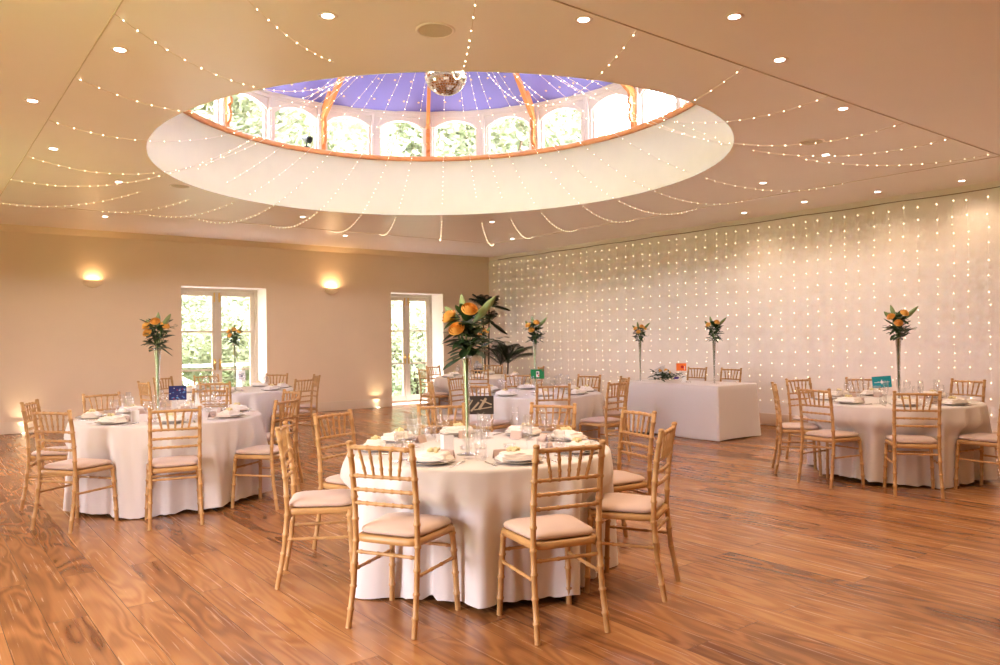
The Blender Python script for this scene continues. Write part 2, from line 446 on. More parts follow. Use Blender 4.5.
# timber rib: post with shaped bracket, and a rafter up to the hub
def rib_mesh():
    m = MB()      # local: x tangential, +y outwards, wall line at y=0 ; origin on the ellipse
    m.box(-.03, .03, .0, .07, ZS+.06, ZW-.22)
    m.lathe([(.03, 0), (.045, .01), (.045, .035), (.03, .05)], 12, (0, .0, ZS+.50))
    m.lathe([(.036, 0), (.044, .01), (.036, .03)], 12, (0, .0, ZS+.25))
    # curved bracket, outline in (y inward, z), swept across x
    out = [(.0, ZS+.14), (-.045, ZS+.17), (-.065, ZS+.25), (-.05, ZS+.33), (-.03, ZS+.38), (-.075, ZS+.41), (-.07, ZS+.47), (-.05, ZS+.50), (-.09, ZS+.60), (-.17, ZS+.72),
           (-.30, ZS+.86), (-.24, ZS+.90), (-.10, ZS+.80), (.0, ZS+.72)]
    b = MB(); b.prism([(y, z) for y, z in out], -.022, .022); b.xf(Matrix(((0, 1, 0, 0), (1, 0, 0, 0), (0, 0, 1, 0), (0, 0, 0, 1))))
    m.add(b.v, b.f, False)
    return m
for i in range(12):
    t = 2*PI*i/12+T_OFF; x, y = el(t, .045); d = Vector((x-CX, y-CY, 0)); L = d.length; d.normalize()
    ang = math.atan2(d.y, d.x)-PI/2
    m = rib_mesh()
    # rafter: box beam from the post head to just under the apex
    y0, z0, y1, z1 = .04, ZW-.27, -(L-.12), APEX-.33
    m.add([(-.027, y0, z0), (.027, y0, z0), (.027, y0, z0+.10), (-.027, y0, z0+.10), (-.027, y1, z1), (.027, y1, z1), (.027, y1, z1+.10), (-.027, y1, z1+.10)],
          [(0, 1, 2, 3), (4, 7, 6, 5), (0, 4, 5, 1), (1, 5, 6, 2), (2, 6, 7, 3), (3, 7, 4, 0)], False)
    m.xf(Matrix.Translation((x, y, 0)) @ Matrix.Rotation(ang, 4, 'Z'))
    struct(m, 'trim_lantern_rib.%03d' % (i+1) if i else 'trim_lantern_rib', 'timber')
m = MB(); m.lathe([(.02, 0), (.16, .03), (.18, .1), (.18, .4)], 24, (CX, CY, APEX-.5)); struct(m, 'trim_lantern_boss', 'timber')

# ------------------------------------------------------------ french doors in the back wall
def french_doors(n, x0, x1):
    w = x1-x0; y = YB+.50; m = MB()
    fr = .06
    m.box(x0, x0+fr, y-.02, y+.08, 0, DT); m.box(x1-fr, x1, y-.02, y+.08, 0, DT); m.box(x0+fr, x1-fr, y-.02, y+.08, DT-fr, DT)
    m.box(x0+fr, x1-fr, y-.02, y+.10, 0, .03)
    root = struct(m, 'door_%d' % n, 'cream')
    lw = (w-2*fr)/2
    for k in range(2):
        a = x0+fr+k*lw+.003; b = a+lw-.006; s = .085
        q = MB(); z0, z1 = .035, DT-fr-.004
        q.box(a, a+s, y, y+.05, z0, z1); q.box(b-s, b, y, y+.05, z0, z1); q.box(a+s, b-s, y, y+.05, z0, z0+.15); q.box(a+s, b-s, y, y+.05, z1-s, z1)
        for zb in (.89, 1.63): q.box(a+s, b-s, y+.005, y+.045, zb, zb+.035)
        if k == 0: q.box(b-.02, b+.025, y-.012, y, z0, z1)
        lf = q.build('door_leaf', 'cream', root)
        g = MB(); g.box(a+s-.005, b-s+.005, y+.022, y+.028, z0+.14, z1-s+.005); g.build('glass_pane', 'window_glass', lf)
        hx = b-.045 if k == 0 else a+.045
        h = MB(); h.box(hx-.014, hx+.014, y-.018, y-.012 if k == 0 else y, z1-.20, z1-.02); h.box(hx-.008, hx+.008, y-.03, y-.015, z1-.17, z1-.05); h.build('door_bolt', 'brass', lf)
        h = MB(); h.box(hx-.014, hx+.014, y-.018, y-.0, .90, 1.12); h.lathe([(.012, 0), (.022, .01), (.024, .03), (.012, .045)], 12, (0, 0, 0))
        h.xf(Matrix.Translation((hx, y-.018, 1.05)) @ Matrix.Rotation(PI/2, 4, 'X'), len(h.v)-48-24); h.build('door_handle', 'brass', lf)
    # pale step inside the reveal
    return root
french_doors(1, *DOORS[0]); french_doors(2, *DOORS[1])
# white painted reveals
m = MB()
for a, b in DOORS:
    m.box(b-.004, b+.0, YB+.0, YB+.48, 0, DT); m.box(a, a+.004, YB+.0, YB+.48, 0, DT); m.box(a, b, YB+.0, YB+.48, DT-.004, DT)
struct(m, 'trim_door_reveals', 'white_frame')

# ------------------------------------------------------------ chairs
def bamboo(m, pts, r, nodes, n=10):
    """turned rod along a polyline with raised bamboo rings"""
    P = [Vector(p) for p in pts]; seg = [(P[i+1]-P[i]).length for i in range(len(P)-1)]; L = sum(seg)
    def at_(s):
        for i, l in enumerate(seg):
            if s <= l or i == len(seg)-1: return P[i].lerp(P[i+1], min(1, s/l))
            s -= l
    ss = set([0.0, L]); acc = 0
    for l in seg: acc += l; ss.add(round(min(acc, L), 5))
    rad = {}
    for k in nodes:
        c = k*L
        for d, q in ((-.009, 1.0), (-.004, 1.28), (.004, 1.28), (.009, 1.0)):
            s = round(min(max(c+d, 0), L), 5); ss.add(s); rad[s] = q
    ss = sorted(ss); m.tube([at_(s) for s in ss], [r*rad.get(s, 1.0) for s in ss], n)
    return m
def rounded(hx0, hx1, y0, y1, rc, n=5):
    """trapezoid outline with rounded corners, hx0 at y0, hx1 at y1"""
    pts = []; cor = [(hx0-rc, y0+rc, -PI/2), (hx1-rc, y1-rc, 0), (-hx1+rc, y1-rc, PI/2), (-hx0+rc, y0+rc, PI)]
    for cx, cy, a in cor:
        for k in range(n+1): t = a+PI/2*k/n; pts.append((cx+rc*math.cos(t), cy+rc*math.sin(t)))
    return pts
def loops(m, rings):
    n = len(rings[0]); vs = [v for r in rings for v in r]; fs = []
    for j in range(len(rings)-1):
        for i in range(n): k = (i+1) % n; fs.append((j*n+i, j*n+k, (j+1)*n+k, (j+1)*n+i))
    m.add(vs, fs); m.add(rings[0], [list(range(n))[::-1]]); m.add(rings[-1], [list(range(n))]); return m
def make_chair():
    root = thing('banquet_chair', 'limewashed wooden banquet chair', 'chair')
    for s in (-1, 1):
        m = MB(); bamboo(m, [(s*.19, -.245, 0), (s*.183, -.205, .22), (s*.18, -.185, .44), (s*.18, -.192, .62), (s*.18, -.212, .80), (s*.18, -.235, .93)], .0148,
                         (.10, .22, .34, .46, .58, .70, .82, .93)); m.lathe([(.0150, 0), (.018, .004), (.017, .012), (.009, .018)], 10, (s*.18, -.236, .926)); m.build('back_post', 'wood', root)
    for s in (-1, 1):
        m = MB(); bamboo(m, [(s*.205, .195, 0), (s*.195, .185, .25), (s*.185, .172, .445)], .0155, (.2, .45, .72, .93)); m.build('leg', 'wood', root)
    m = MB(); loops(m, [[(x, y, z) for x, y in rounded(.185-d, .205-d, -.20+d, .20-d, .06)] for d, z in ((.012, .425), (0, .43), (0, .458), (.01, .463))]); m.build('seat_frame', 'wood', root)
    m = MB(); loops(m, [[(x, y, z) for x, y in rounded(.180-d, .200-d, -.185+d, .197-d, .07)] for d, z in ((.022, .466), (.006, .470), (0, .480), (.004, .491), (.018, .500), (.05, .506), (.10, .509))])
    m.build('cushion', 'cushion', root)
    def yb(z): return -.185-.05*max(0, (z-.5)/.43)**1.3
    m = MB(); bamboo(m, [(-.18, yb(.915), .910), (0, yb(.915)-.008, .913), (.18, yb(.915), .910)], .0115, (.1, .3, .5, .7, .9)); m.build('top_rail', 'wood', root)
    for z in (.765, .695, .625):
        m = MB(); bamboo(m, [(-.18, yb(z), z), (0, yb(z)-.008, z+.001), (.18, yb(z), z)], .0095, (.08, .22, .36, .5, .64, .78, .92), 8); m.build('back_rail', 'wood', root)
    for k in range(5):
        xt = (k-2)*.062; xb = (k-2)*.048
        m = MB(); bamboo(m, [(xb, yb(.77)-.005, .768), (xt, yb(.91)-.006, .908)], .0078, (.28, .68), 8); m.build('spindle', 'wood', root)
    def st(a, b, nm='stretcher'):
        m = MB(); bamboo(m, [a, b], .0088, (.1, .37, .63, .9), 8); m.build(nm, 'wood', root)
    st((-.181, -.19, .375), (.181, -.19, .375))
    st((-.19, .178, .345), (.19, .178, .345))
    for s in (-1, 1):
        st((s*.182, -.20, .285), (s*.194, .183, .285))
    return root

CAM_XY = Vector((0, 0))
TABLES = {
 'front': dict(c=(2.87, 3.94), ph='large round table nearest the camera'),
 'left': dict(c=(1.93, 7.55), ph='round table with the galaxy card'),
 'lback': dict(c=(3.72, 11.0), ph='round table in front of the wider french doors'),
 'mid': dict(c=(6.28, 7.40), ph='round table with the green card'),
 'back': dict(c=(8.33, 11.38), ph='round table by the potted palms'),
 'right': dict(c=(8.05, 3.80), ph='round table with the teal card'),
}
MP = {
 'front': [(1.87,3.41),(2.54,2.74),(1.81,4.53),(2.42,5.10),(3.44,2.89),(4.07,3.68),(3.38,5.15),(4.04,4.55)],
 'left': [(1.65,6.27),(.88,6.80),(.85,7.83),(1.61,8.90),(2.65,6.49),(3.17,7.64),(2.66,8.69)],
 'lback': [(3.10,9.94),(4.21,9.72),(4.82,10.69),(3.66,12.16),(4.62,11.74),(3.10,12.45),(2.46,10.85)],
 'mid': [(5.54,6.23),(4.97,6.87),(6.47,6.16),(7.26,6.79),(7.34,7.52),(7.01,8.65),(5.84,8.53),(4.93,7.75)],
 'back': [(8.97,11.82),(7.62,10.49),(7.22,11.58),(7.97,12.42),(9.16,10.63)],
 'right': [(7.11,3.14),(7.08,4.11),(7.35,4.72),(8.47,5.11),(8.92,4.55),(9.32,3.57),(7.85,2.62)],
}
def pos_words(c, p):
    """place round the table as seen from the camera side"""
    c = Vector(c); to = (CAM_XY-c).normalized(); d = (Vector(p)-c).normalized()
    a = math.degrees(math.atan2(to.x*d.y-to.y*d.x, to.dot(d)))      # + = anticlockwise seen from above = camera's right
    names = ['front right', 'right front', 'right rear', 'rear right', 'rear left', 'left rear', 'left front', 'front left']
    return a
NAMES8 = {8: ['on the near side, right of centre', 'at the near right corner', 'at the far right corner', 'on the far side, right of centre', 'on the far side, left of centre', 'at the far left corner', 'at the near left corner', 'on the near side, left of centre'],
          7: ['on the near side, first', '', '']}
chair = make_chair()
CHAIRS = {}
for key, t in TABLES.items():
    c = Vector(t['c']); out = []
    lo, hi = (1.16, 1.27)
    for p in MP[key]:
        p = Vector(p); u = p.normalized(); best = None
        for k in range(-60, 61):
            q = p+u*(k*.03); r = (q-c).length; cost = abs(k)*.03+max(0, lo-r, r-hi)*8
            if best is None or cost < best[0]: best = (cost, q)
        q = best[1]; f = (c-q).normalized(); ang = math.atan2(f.y, f.x)-PI/2
        out.append([pos_words(c, q), q, f, ang])
    out.sort(key=lambda e: e[0])
    CHAIRS[key] = out
# words for each place, chosen from the sorted angles (0 = towards the camera, + = to the right)
def word(a):
    ws = [(22, 'near side, right'), (68, 'right side, near'), (112, 'right side, far'), (158, 'far side, right'), (-158, 'far side, left'), (-112, 'left side, far'), (-68, 'left side, near'), (-22, 'near side, left')]
    return min(ws, key=lambda w: abs((a-w[0]+180) % 360-180))[1]
SETT = {}
SHORT = {'front': 'nearest table', 'left': 'galaxy-card table', 'right': 'teal-card table', 'lback': 'table before the wider doors', 'mid': 'green-card table', 'back': 'table by the palms'}
for key, out in CHAIRS.items():
    t = TABLES[key]; usedw = {}
    for e in out:
        w = word(e[0])
        if w in usedw:
            cand = [x for x in ('near side, right', 'right side, near', 'right side, far', 'far side, right', 'far side, left', 'left side, far', 'left side, near', 'near side, left') if x not in usedw]
            angs_ = {'near side, right': 22, 'right side, near': 68, 'right side, far': 112, 'far side, right': 158, 'far side, left': -158, 'left side, far': -112, 'left side, near': -68, 'near side, left': -22}
            w = min(cand, key=lambda x: abs((e[0]-angs_[x]+180) % 360-180))
        usedw[w] = 1
        q, f, ang = e[1], e[2], e[3]; ctr = q+f*.235
        place(chair, (ctr.x, ctr.y, 0), ang, 'wooden chair with beige cushion at the %s, %s' % (SHORT[key], w), 'banquet chairs round the '+t['ph'])
        SETT.setdefault(key, []).append((w, -f))
for (x, y, w) in ((10.12, 8.06, 'left'), (10.12, 7.40, 'right')):
    place(chair, (x, y, 0), PI/2, 'wooden chair half hidden behind the long table, %s of the two' % w, 'pair of chairs behind the long table')

# ------------------------------------------------------------ tables and cloths
def round_cloth(R, seed, dents=(), amp=.070, nf=21):
    rs = random.Random(seed); m = MB(); n = 260; rings = []
    ph = [rs.uniform(0, 2*PI) for _ in range(8)]; fr = [nf, nf+5, nf-6, 5, 9, 2*nf+3]; am = [.42, .3, .3, .22, .25, .12]
    def fold(a):
        v = sum(am[k]*math.sin(fr[k]*a+ph[k]) for k in range(6)); return v
    Z = .762
    for r in (.02, R*.4, R*.8, R*.97): rings.append([(r*math.cos(2*PI*i/n), r*math.sin(2*PI*i/n), Z) for i in range(n)])
    for dr, dz in ((R*.99, .002), (R+.003, .006), (R+.008, .014), (R+.011, .026)): rings.append([(dr*math.cos(2*PI*i/n), dr*math.sin(2*PI*i/n), Z-dz) for i in range(n)])
    K = 16
    for k in range(1, K+1):
        s = k/K; z0 = Z-.026-s*(Z-.026-.022); row = []
        for i in range(n):
            a = 2*PI*i/n; f = fold(a); g = (min(1, s*1.6))**.6
            rr = R+.010+.060*s+amp*g*(f if f > 0 else f*.6)
            zz0 = z0
            for ca, dr in dents:       # the chairs press the cloth inwards
                da = abs((a-ca+PI) % (2*PI)-PI)
                if da < .50:
                    lim = dr/math.cos(da)-.012+.034*f; wz = min(1, max(0, (.62-z0)/.12)); wa = min(1, max(0, (.50-da)/.20)); w_ = wz*wa; w_ = w_*w_*(3-2*w_)
                    if rr > lim: rr += (lim-rr)*w_
            zz = z0+s*s*(.018*math.sin(3*a+ph[6])+.016*abs(f))
            aa = a+.03*s*math.sin(7*a+ph[7])
            row.append((rr*math.cos(aa), rr*math.sin(aa), max(zz, .006)))
        rings.append(row)
    vs = [v for r in rings for v in r]; fs = []
    for j in range(len(rings)-1):
        for i in range(n): k = (i+1) % n; fs.append((j*n+i, (j+1)*n+i, (j+1)*n+k, j*n+k))
    m.add(vs, fs); m.add(rings[0], [list(range(n))]); return m
def make_round_table(R):
    root = thing('round_table', 'round table', 'table')
    m = MB(); m.lathe([(R-.01, .728), (R, .732), (R, .752), (R-.006, .757)], 48); m.build('tabletop', 'wood', root)
    for k in range(4):
        a = PI/4+k*PI/2; m = MB(); m.tube([(.42*math.cos(a), .42*math.sin(a), .73), (.55*math.cos(a), .55*math.sin(a), 0)], .016, 8); m.build('leg', 'steel', root)
    return root
tb = make_round_table(.805)
for k, (key, t) in enumerate(TABLES.items()):
    place(tb, (*t['c'], 0), 0, 'round folding table hidden under white cloth, '+t['ph'].replace('round table ', '').replace('large ', ''), 'round banquet tables')
    dn = [(math.atan2(e[1].y-t['c'][1], e[1].x-t['c'][0]), (e[1]-Vector(t['c'])).length-.235-.215) for e in CHAIRS[key]]
    o = round_cloth(.815, 11+k*3, dn).build('tablecloth', 'cloth', None, (*t['c'], 0))
    tag(o, 'floor-length white cloth draped over the '+t['ph'], 'tablecloth', 'round white tablecloths')
# long table by the fairy-light wall
LX0, LX1, LY0, LY1 = 8.78, 9.68, 6.50, 8.36
root = thing('trestle_table', 'long rectangular table hidden under a white cloth by the lit wall', 'table', ((LX0+LX1)/2, (LY0+LY1)/2, 0))
hx, hy = (LX1-LX0)/2, (LY1-LY0)/2
m = MB(); m.box(-hx+.01, hx-.01, -hy+.01, hy-.01, .73, .755); m.build('tabletop', 'wood', root)
for sx in (-1, 1):
    for sy in (-1, 1):
        m = MB(); m.tube([(sx*(hx-.08), sy*(hy-.15), .73), (sx*(hx-.06), sy*(hy-.15), 0)], .015, 8); m.build('leg', 'steel', root)
m = MB(); rings = []; base = []
for i in range(320):
    u = i/320*2*(2*hx+2*hy); rc = .03
    # perimeter walk
    seg = [(2*hy, (hx, -hy), (0, 1), (1, 0)), (2*hx, (hx, hy), (-1, 0), (0, 1)), (2*hy, (-hx, hy), (0, -1), (-1, 0)), (2*hx, (-hx, -hy), (1, 0), (0, -1))]
    for L, p, d, nrm in seg:
        if u <= L: break
        u -= L
    e = min(u, L-u); base.append((p[0]+d[0]*u, p[1]+d[1]*u, nrm, math.exp(-e/.09), i))
for s, dz in ((0, 0), (0, .004), (.0, .012)): rings.append([(x+n[0]*(.002 if dz else -.004)+n[0]*dz*.5, y+n[1]*(.002 if dz else -.004)+n[1]*dz*.5, .764-dz) for x, y, n, c, i in base])
for k in range(1, 13):
    s = k/12
    rings.append([(x+n[0]*(.010+.012*s+.010*s*math.sin(i*.13+2)+.006*s*math.sin(i*.31))+(1 if x > 0 else -1)*c*.03*s, y+n[1]*(.010+.012*s+.010*s*math.sin(i*.11))+(1 if y > 0 else -1)*c*.03*s, max(.008, .75-s*(.735)+.008*s*math.sin(i*.07))) for x, y, n, c, i in base])
vs = [v for r in rings for v in r]; fs = []; n = 320
for j in range(len(rings)-1):
    for i in range(n): k = (i+1) % n; fs.append((j*n+i, (j+1)*n+i, (j+1)*n+k, j*n+k))
m.add(vs, fs); m.add(rings[0], [list(range(n))], False)
tag(m.build('long_tablecloth', 'cloth', None, ((LX0+LX1)/2, (LY0+LY1)/2, 0)), 'white cloth hanging to the floor on the long table by the lit wall', 'tablecloth')

# ------------------------------------------------------------ table settings
TZ = .7625
def proto(name, cat): return thing(name, name.replace('_', ' '), cat, (0, 0, -50))
def single(mb, name, mats, cat): o = mb.build(name, mats); return tag(o, name, cat)
m = MB(); m.lathe([(.02, .003), (.085, .002), (.088, .006), (.135, .016), (.137, .019), (.133, .019), (.088, .010), (.02, .009)], 40, cap=True)
plate = single(m, 'plate', 'china_rim', 'plate')
m = MB(); m.lathe([(.02, .013), (.08, .0125), (.085, .017), (.112, .026), (.114, .028), (.110, .0285), (.083, .021), (.02, .019)], 40)
topplate = m
p2 = m.build('side_plate', 'china', plate)
def napkin_mesh():
    m = MB(); lay = []
    for z0, sx, sy, a in ((.030, .115, .062, .05), (.042, .108, .058, -.04), (.053, .098, .050, .07)):
        n = 14; top = []; vs = []
        for iy in range(7):
            for ix in range(n):
                x = (ix/(n-1)*2-1)*sx; y = (iy/6*2-1)*sy
                e = max(abs(x)/sx, abs(y)/sy); z = z0+.013*(1-e**6)+.004*math.sin(x*60+a*30)+.003*math.sin(y*80)
                x, y = rot2(x, y, a); vs.append((x, y, z))
        fs = [(iy*n+ix, iy*n+ix+1, (iy+1)*n+ix+1, (iy+1)*n+ix) for iy in range(6) for ix in range(n-1)]
        m.add(vs, fs)
        rim = [i for i in range(n)]+[iy*n+n-1 for iy in range(1, 7)]+[6*n+i for i in range(n-2, -1, -1)]+[iy*n for iy in range(5, 0, -1)]
        low = [(vs[i][0], vs[i][1], z0-.012) for i in rim]; hi = [vs[i] for i in rim]; k = len(rim)
        m.add(hi+low, [(i, (i+1) % k, (i+1) % k+k, i+k)[::-1] for i in range(k)]+[list(range(k, 2*k))])
    return m
napkin = single(napkin_mesh(), 'napkin', 'napkin', 'napkin')
rs = random.Random(5); m = MB()
for k in range(9):
    c = (rs.uniform(-.03, .03), rs.uniform(-.02, .02), .068+rs.uniform(0, .010)); r = rs.uniform(.008, .014)
    m.lathe([(r*math.sin(PI*j/5)+.0005, -r*math.cos(PI*j/5)) for j in range(6)], 7, c)
favour = single(m, 'yellow_favour', 'favour', 'favour')
def glass_parts(name, cat, prof_bowl, stem_h, foot_r, parts):
    bowl = MB(); bowl.lathe(prof_bowl, 20, cap=False)
    stem = MB(); stem.lathe([(.0045, .004), (.0032, .02), (.0032, stem_h-.01), (.008, stem_h)], 10)
    foot = MB(); foot.lathe([(foot_r, 0), (foot_r, .002), (.006, .006)], 20)
    if parts:
        r = proto(name, cat)
        bowl.build('bowl', 'glass', r); stem.build('stem', 'glass', r); foot.build('foot', 'glass', r); return r
    for q in (stem, foot): bowl.add(q.v, q.f)
    return single(bowl, name, 'glass', cat)
FL = [(.008, .09), (.018, .10), (.025, .13), (.026, .17), (.023, .225), (.0215, .225), (.0235, .17), (.022, .13), (.012, .105)]
WG = [(.008, .08), (.025, .088), (.036, .11), (.038, .135), (.033, .175), (.0315, .175), (.036, .135), (.033, .11), (.015, .094)]
flute_p = glass_parts('champagne_flute', 'glass', FL, .09, .028, True); wine_p = glass_parts('wine_glass', 'glass', WG, .08, .033, True)
flute_s = glass_parts('champagne_flute', 'glass', FL, .09, .028, False); wine_s = glass_parts('wine_glass', 'glass', WG, .08, .033, False)
m = MB(); m.lathe([(.030, 0), (.033, .004), (.036, .095), (.034, .095), (.030, .010), (.003, .009)], 20, cap=False); m.lathe([(.030, 0), (.0005, 0)], 20, cap=False)
tumbler = single(m, 'water_tumbler', 'glass', 'glass')
m = MB(); m.add([(-.042, -.02, 0), (.042, -.02, 0), (.042, 0, .052), (-.042, 0, .052), (.042, .02, 0), (-.042, .02, 0)], [(0, 1, 2, 3), (3, 2, 4, 5)], False)
m.add([(-.042, -.0185, 0), (.042, -.0185, 0), (.042, 0, .0505), (-.042, 0, .0505), (.042, .0185, 0), (-.042, .0185, 0)], [(3, 2, 1, 0), (5, 4, 2, 3)], False)
m.m = 1
for q in range(5): x = -.018+q*.009; m.add([(x, -.0118, .0225), (x+.005, -.0118, .0225), (x+.006, -.0092, .029), (x+.001, -.0092, .029)], [(0, 1, 2, 3)], False)
placecard = single(m, 'place_card', ['kraft', 'ink'], 'place card')
def fork():
    m = MB(); m.tube([(0, -.09, .003), (0, 0, .004), (0, .04, .008)], [.0045, .0025, .004], 6); m.box(-.009, .009, .04, .055, .006, .008)
    for k in range(4): m.box(-.009+k*.005, -.0065+k*.005, .055, .092, .005, .007)
    return m
def knife():
    m = MB(); m.tube([(0, -.10, .004), (0, -.01, .004)], [.0055, .004], 6); m.add([(-.008, -.01, .001), (.004, -.01, .001), (.004, .09, .001), (-.002, .10, .001), (-.009, .08, .001), (-.008, -.01, .004), (.004, -.01, .0025), (.004, .09, .0025), (-.002, .10, .003), (-.009, .08, .003)],
              [(4, 3, 2, 1, 0), (5, 6, 7, 8, 9), (0, 1, 6, 5), (1, 2, 7, 6), (2, 3, 8, 7), (3, 4, 9, 8), (4, 0, 5, 9)], False); return m
fork_o = single(fork(), 'fork', 'steel', 'fork'); knife_o = single(knife(), 'knife', 'steel', 'knife')
rj = random.Random(9)
SHORT = {'front': 'nearest table', 'left': 'galaxy-card table', 'right': 'teal-card table', 'lback': 'table before the wider doors', 'mid': 'green-card table', 'back': 'table by the palms'}
for key, lst in SETT.items():
    c = Vector(TABLES[key]['c']); near = key in ('front', 'left', 'right'); sh = SHORT[key]
    for w, d in lst:       # d points from the centre to the chair
        tx = Vector((-d.y, d.x)); a = math.atan2(d.y, d.x)+PI/2
        def P(rr, ss): q = c+d*rr+tx*ss; return (q.x, q.y, TZ)
        j = rj.uniform(-.04, .04)
        place(plate, P(.655, j*.4), a, 'white plate on a grey-rimmed plate, %s, %s' % (sh, w), 'dinner plates')
        place(napkin, P(.655, j*.4), a+j*3, 'folded cream napkin on the plate, %s, %s' % (sh, w), 'folded napkins')
        place(favour, P(.650, j), a+j*20, 'small yellow favour on the napkin, %s, %s' % (sh, w), 'yellow favours')
        wp, fp = (wine_p, flute_p) if key == 'front' else (wine_s, flute_s)
        place(wp, P(.43+j*.3, .14), a, 'stemmed wine glass on the %s, %s' % (sh, w), 'wine glasses')
        place(fp, P(.36, .19+j*.5), a, 'tall champagne flute on the %s, %s' % (sh, w), 'champagne flutes')
        if near:
            place(tumbler, P(.46, .225), a, 'short straight tumbler on the %s, %s' % (sh, w), 'water tumblers')
            place(placecard, P(.475, -.01+j), a, 'tent-folded kraft name card on the %s, %s' % (sh, w), 'place cards')
            place(fork_o, P(.66, -.185), a+PI+j, 'steel fork left of the plate, %s, %s' % (sh, w), 'forks')
            place(knife_o, P(.66, .175), a+PI+j, 'steel knife right of the plate, %s, %s' % (sh, w), 'knives')

# ------------------------------------------------------------ vases and flowers
def leaf(m, p, d, L, w, bend=.25, side=None, seg=5):
    p = Vector(p); d = Vector(d).normalized(); s = side or d.cross(Vector((0, 0, 1)))
    if s.length < .05: s = Vector((1, 0, 0))
    s = s.normalized(); up = s.cross(d).normalized()
    vs = []; fs = []
    for k in range(seg+1):
        t = k/seg; c = p+d*(L*t)-Vector((0, 0, 1))*(bend*L*t*t); ww = w*math.sin(PI*min(1, .08+t*.92))**.8*(1 if k < seg else 0)+.0004
        vs += [c-s*ww, c+up*(-ww*.35), c+s*ww]
    for k in range(seg):
        o = 3*k; fs += [(o, o+1, o+4, o+3), (o+1, o+2, o+5, o+4)]
    m.add(vs, fs)
def rose(m, c, r, d=(0, 0, 1), rs=random):
    c = Vector(c); q = Vector(d).normalized().to_track_quat('Z', 'Y').to_matrix()
    for layer, (n, rr, h, op) in enumerate(((3, .34, 1.15, 0), (4, .58, 1.1, 0), (5, .80, .98, .1), (5, .98, .80, .3))):
        for k in range(n):
            a = 2*PI*k/n+layer*.6; vs = []
            for i in range(5):
                t = i/4
                for j in range(5):
                    b = a+(j/4-.5)*2*PI/n*1.5; rad = r*(.10+(rr-.10)*math.sin(t*PI*.64)*(1+op*.5*t)); z = r*(-.65+h*1.25*t-op*.2*t*t*t)
                    vs.append(c+q @ Vector((rad*math.cos(b), rad*math.sin(b), z-.10*r*abs(j/4-.5)*t)))
            m.add(vs, [(i*5+j, i*5+j+1, (i+1)*5+j+1, (i+1)*5+j) for i in range(4) for j in range(4)])
def vase_and_flowers(loc, h, sc, ph, seed, roses=4, dark=1.0, rz=0):
    v = thing('trumpet_vase', 'tall slim clear glass vase, '+ph, 'vase', loc, 0, 'tall glass vases')
    m = MB(); m.lathe([(.013, .012), (.012, .10), (.014, .25), (.020, .42*h/.56), (.030, h-.02), (.034, h), (.032, h), (.027, h-.03), (.017, .40*h/.56), (.011, .25), (.009, .10), (.008, .02)], 24, cap=False); m.build('vase_body', 'vase_glass', v)
    m = MB(); m.lathe([(.065, 0), (.065, .004), (.03, .009), (.014, .016)], 28); m.build('vase_foot', 'vase_glass', v)
    rs = random.Random(seed)
    f = thing('flower_arrangement', 'peach roses, lily buds and dark leaves in vase, '+ph, 'flowers', (loc[0], loc[1], loc[2]), rz, 'tall flower arrangements')
    st = MB()
    for k in range(7):
        a = rs.uniform(0, 2*PI); ra_ = rs.uniform(0, .008); r1_ = rs.uniform(.004, .018)
        a2 = a+rs.uniform(1, 3); R = rs.uniform(.03, .09)*sc
        st.tube([(ra_*math.cos(a), ra_*math.sin(a), .10+rs.uniform(0, .2)), (ra_*math.cos(a2), ra_*math.sin(a2), h*.6), (r1_*math.cos(a2), r1_*math.sin(a2), h), (R*math.cos(a2), R*math.sin(a2), h+.15*sc)], .0032, 5)
    st.build('stems', 'stem', f)
    lf = MB()
    for k in range(78):
        a = rs.uniform(0, 2*PI); z = rs.uniform(-.02, .22)*sc; e = rs.uniform(-.35, 1.0)
        rr = rs.uniform(0, .05)*sc; L = rs.uniform(.06, .12)*sc*(1.2 if e > .5 else 1)
        leaf(lf, (rr*math.cos(a), rr*math.sin(a), h+z), (math.cos(a), math.sin(a), e), L, L*rs.uniform(.18, .30), rs.uniform(.1, .5))
    for k in range(5):      # long trailing sprigs
        a = rs.uniform(0, 2*PI); z = rs.uniform(.02, .18)*sc; e = rs.uniform(.0, .5); d = Vector((math.cos(a), math.sin(a), e)).normalized()
        L = rs.uniform(.14, .2)*sc; p0 = Vector((0, 0, h+z)); lf.tube([p0, p0+d*L*.6, p0+d*L-Vector((0, 0, .03))], [.003, .002, .001], 4)
        for j in range(7):
            q = p0+d*(L*(.3+.7*j/6)); s = d.cross(Vector((0, 0, 1)))*(1 if j % 2 else -1); leaf(lf, q, s+d*.7, .045*sc, .008*sc, .2)
    lf.build('foliage', 'leaf', f)
    bd = MB()
    for k, (a, e, L) in enumerate(((1.9, 2.4, .17), (-.5, 1.0, .19), (2.8, 1.1, .12))):
        d = Vector((math.cos(a-.66), math.sin(a-.66), e)).normalized(); p = Vector((d.x*.07, d.y*.07, h+.17*sc))
        pts = [p+d*(L*sc*t) for t in (0, .15, .4, .7, .92, 1)]; bd.tube(pts, [.005*sc, .014*sc, .023*sc, .019*sc, .008*sc, .001], 8)
        bd.tube([(0, 0, h), p], .004, 5)
    bd.build('lily_buds', 'leaf2', f)
    cand = [(-.085, -.03, .20), (.02, -.09, .235), (-.045, -.10, .135), (.085, -.04, .20), (-.02, .07, .28)]
    for k in range(roses):
        x, y, z = cand[k]
        # local frame: x to the camera's right, y away from it
        wx = x*r0.x*1.0+y*fw.x; wy = x*r0.y+y*fw.y
        rm = MB(); rose(rm, (wx*sc, wy*sc, h+z*sc), .041*sc, (wx*1.2, wy*1.2, .12), rs); rm.build('rose', 'rose', f)
    return f
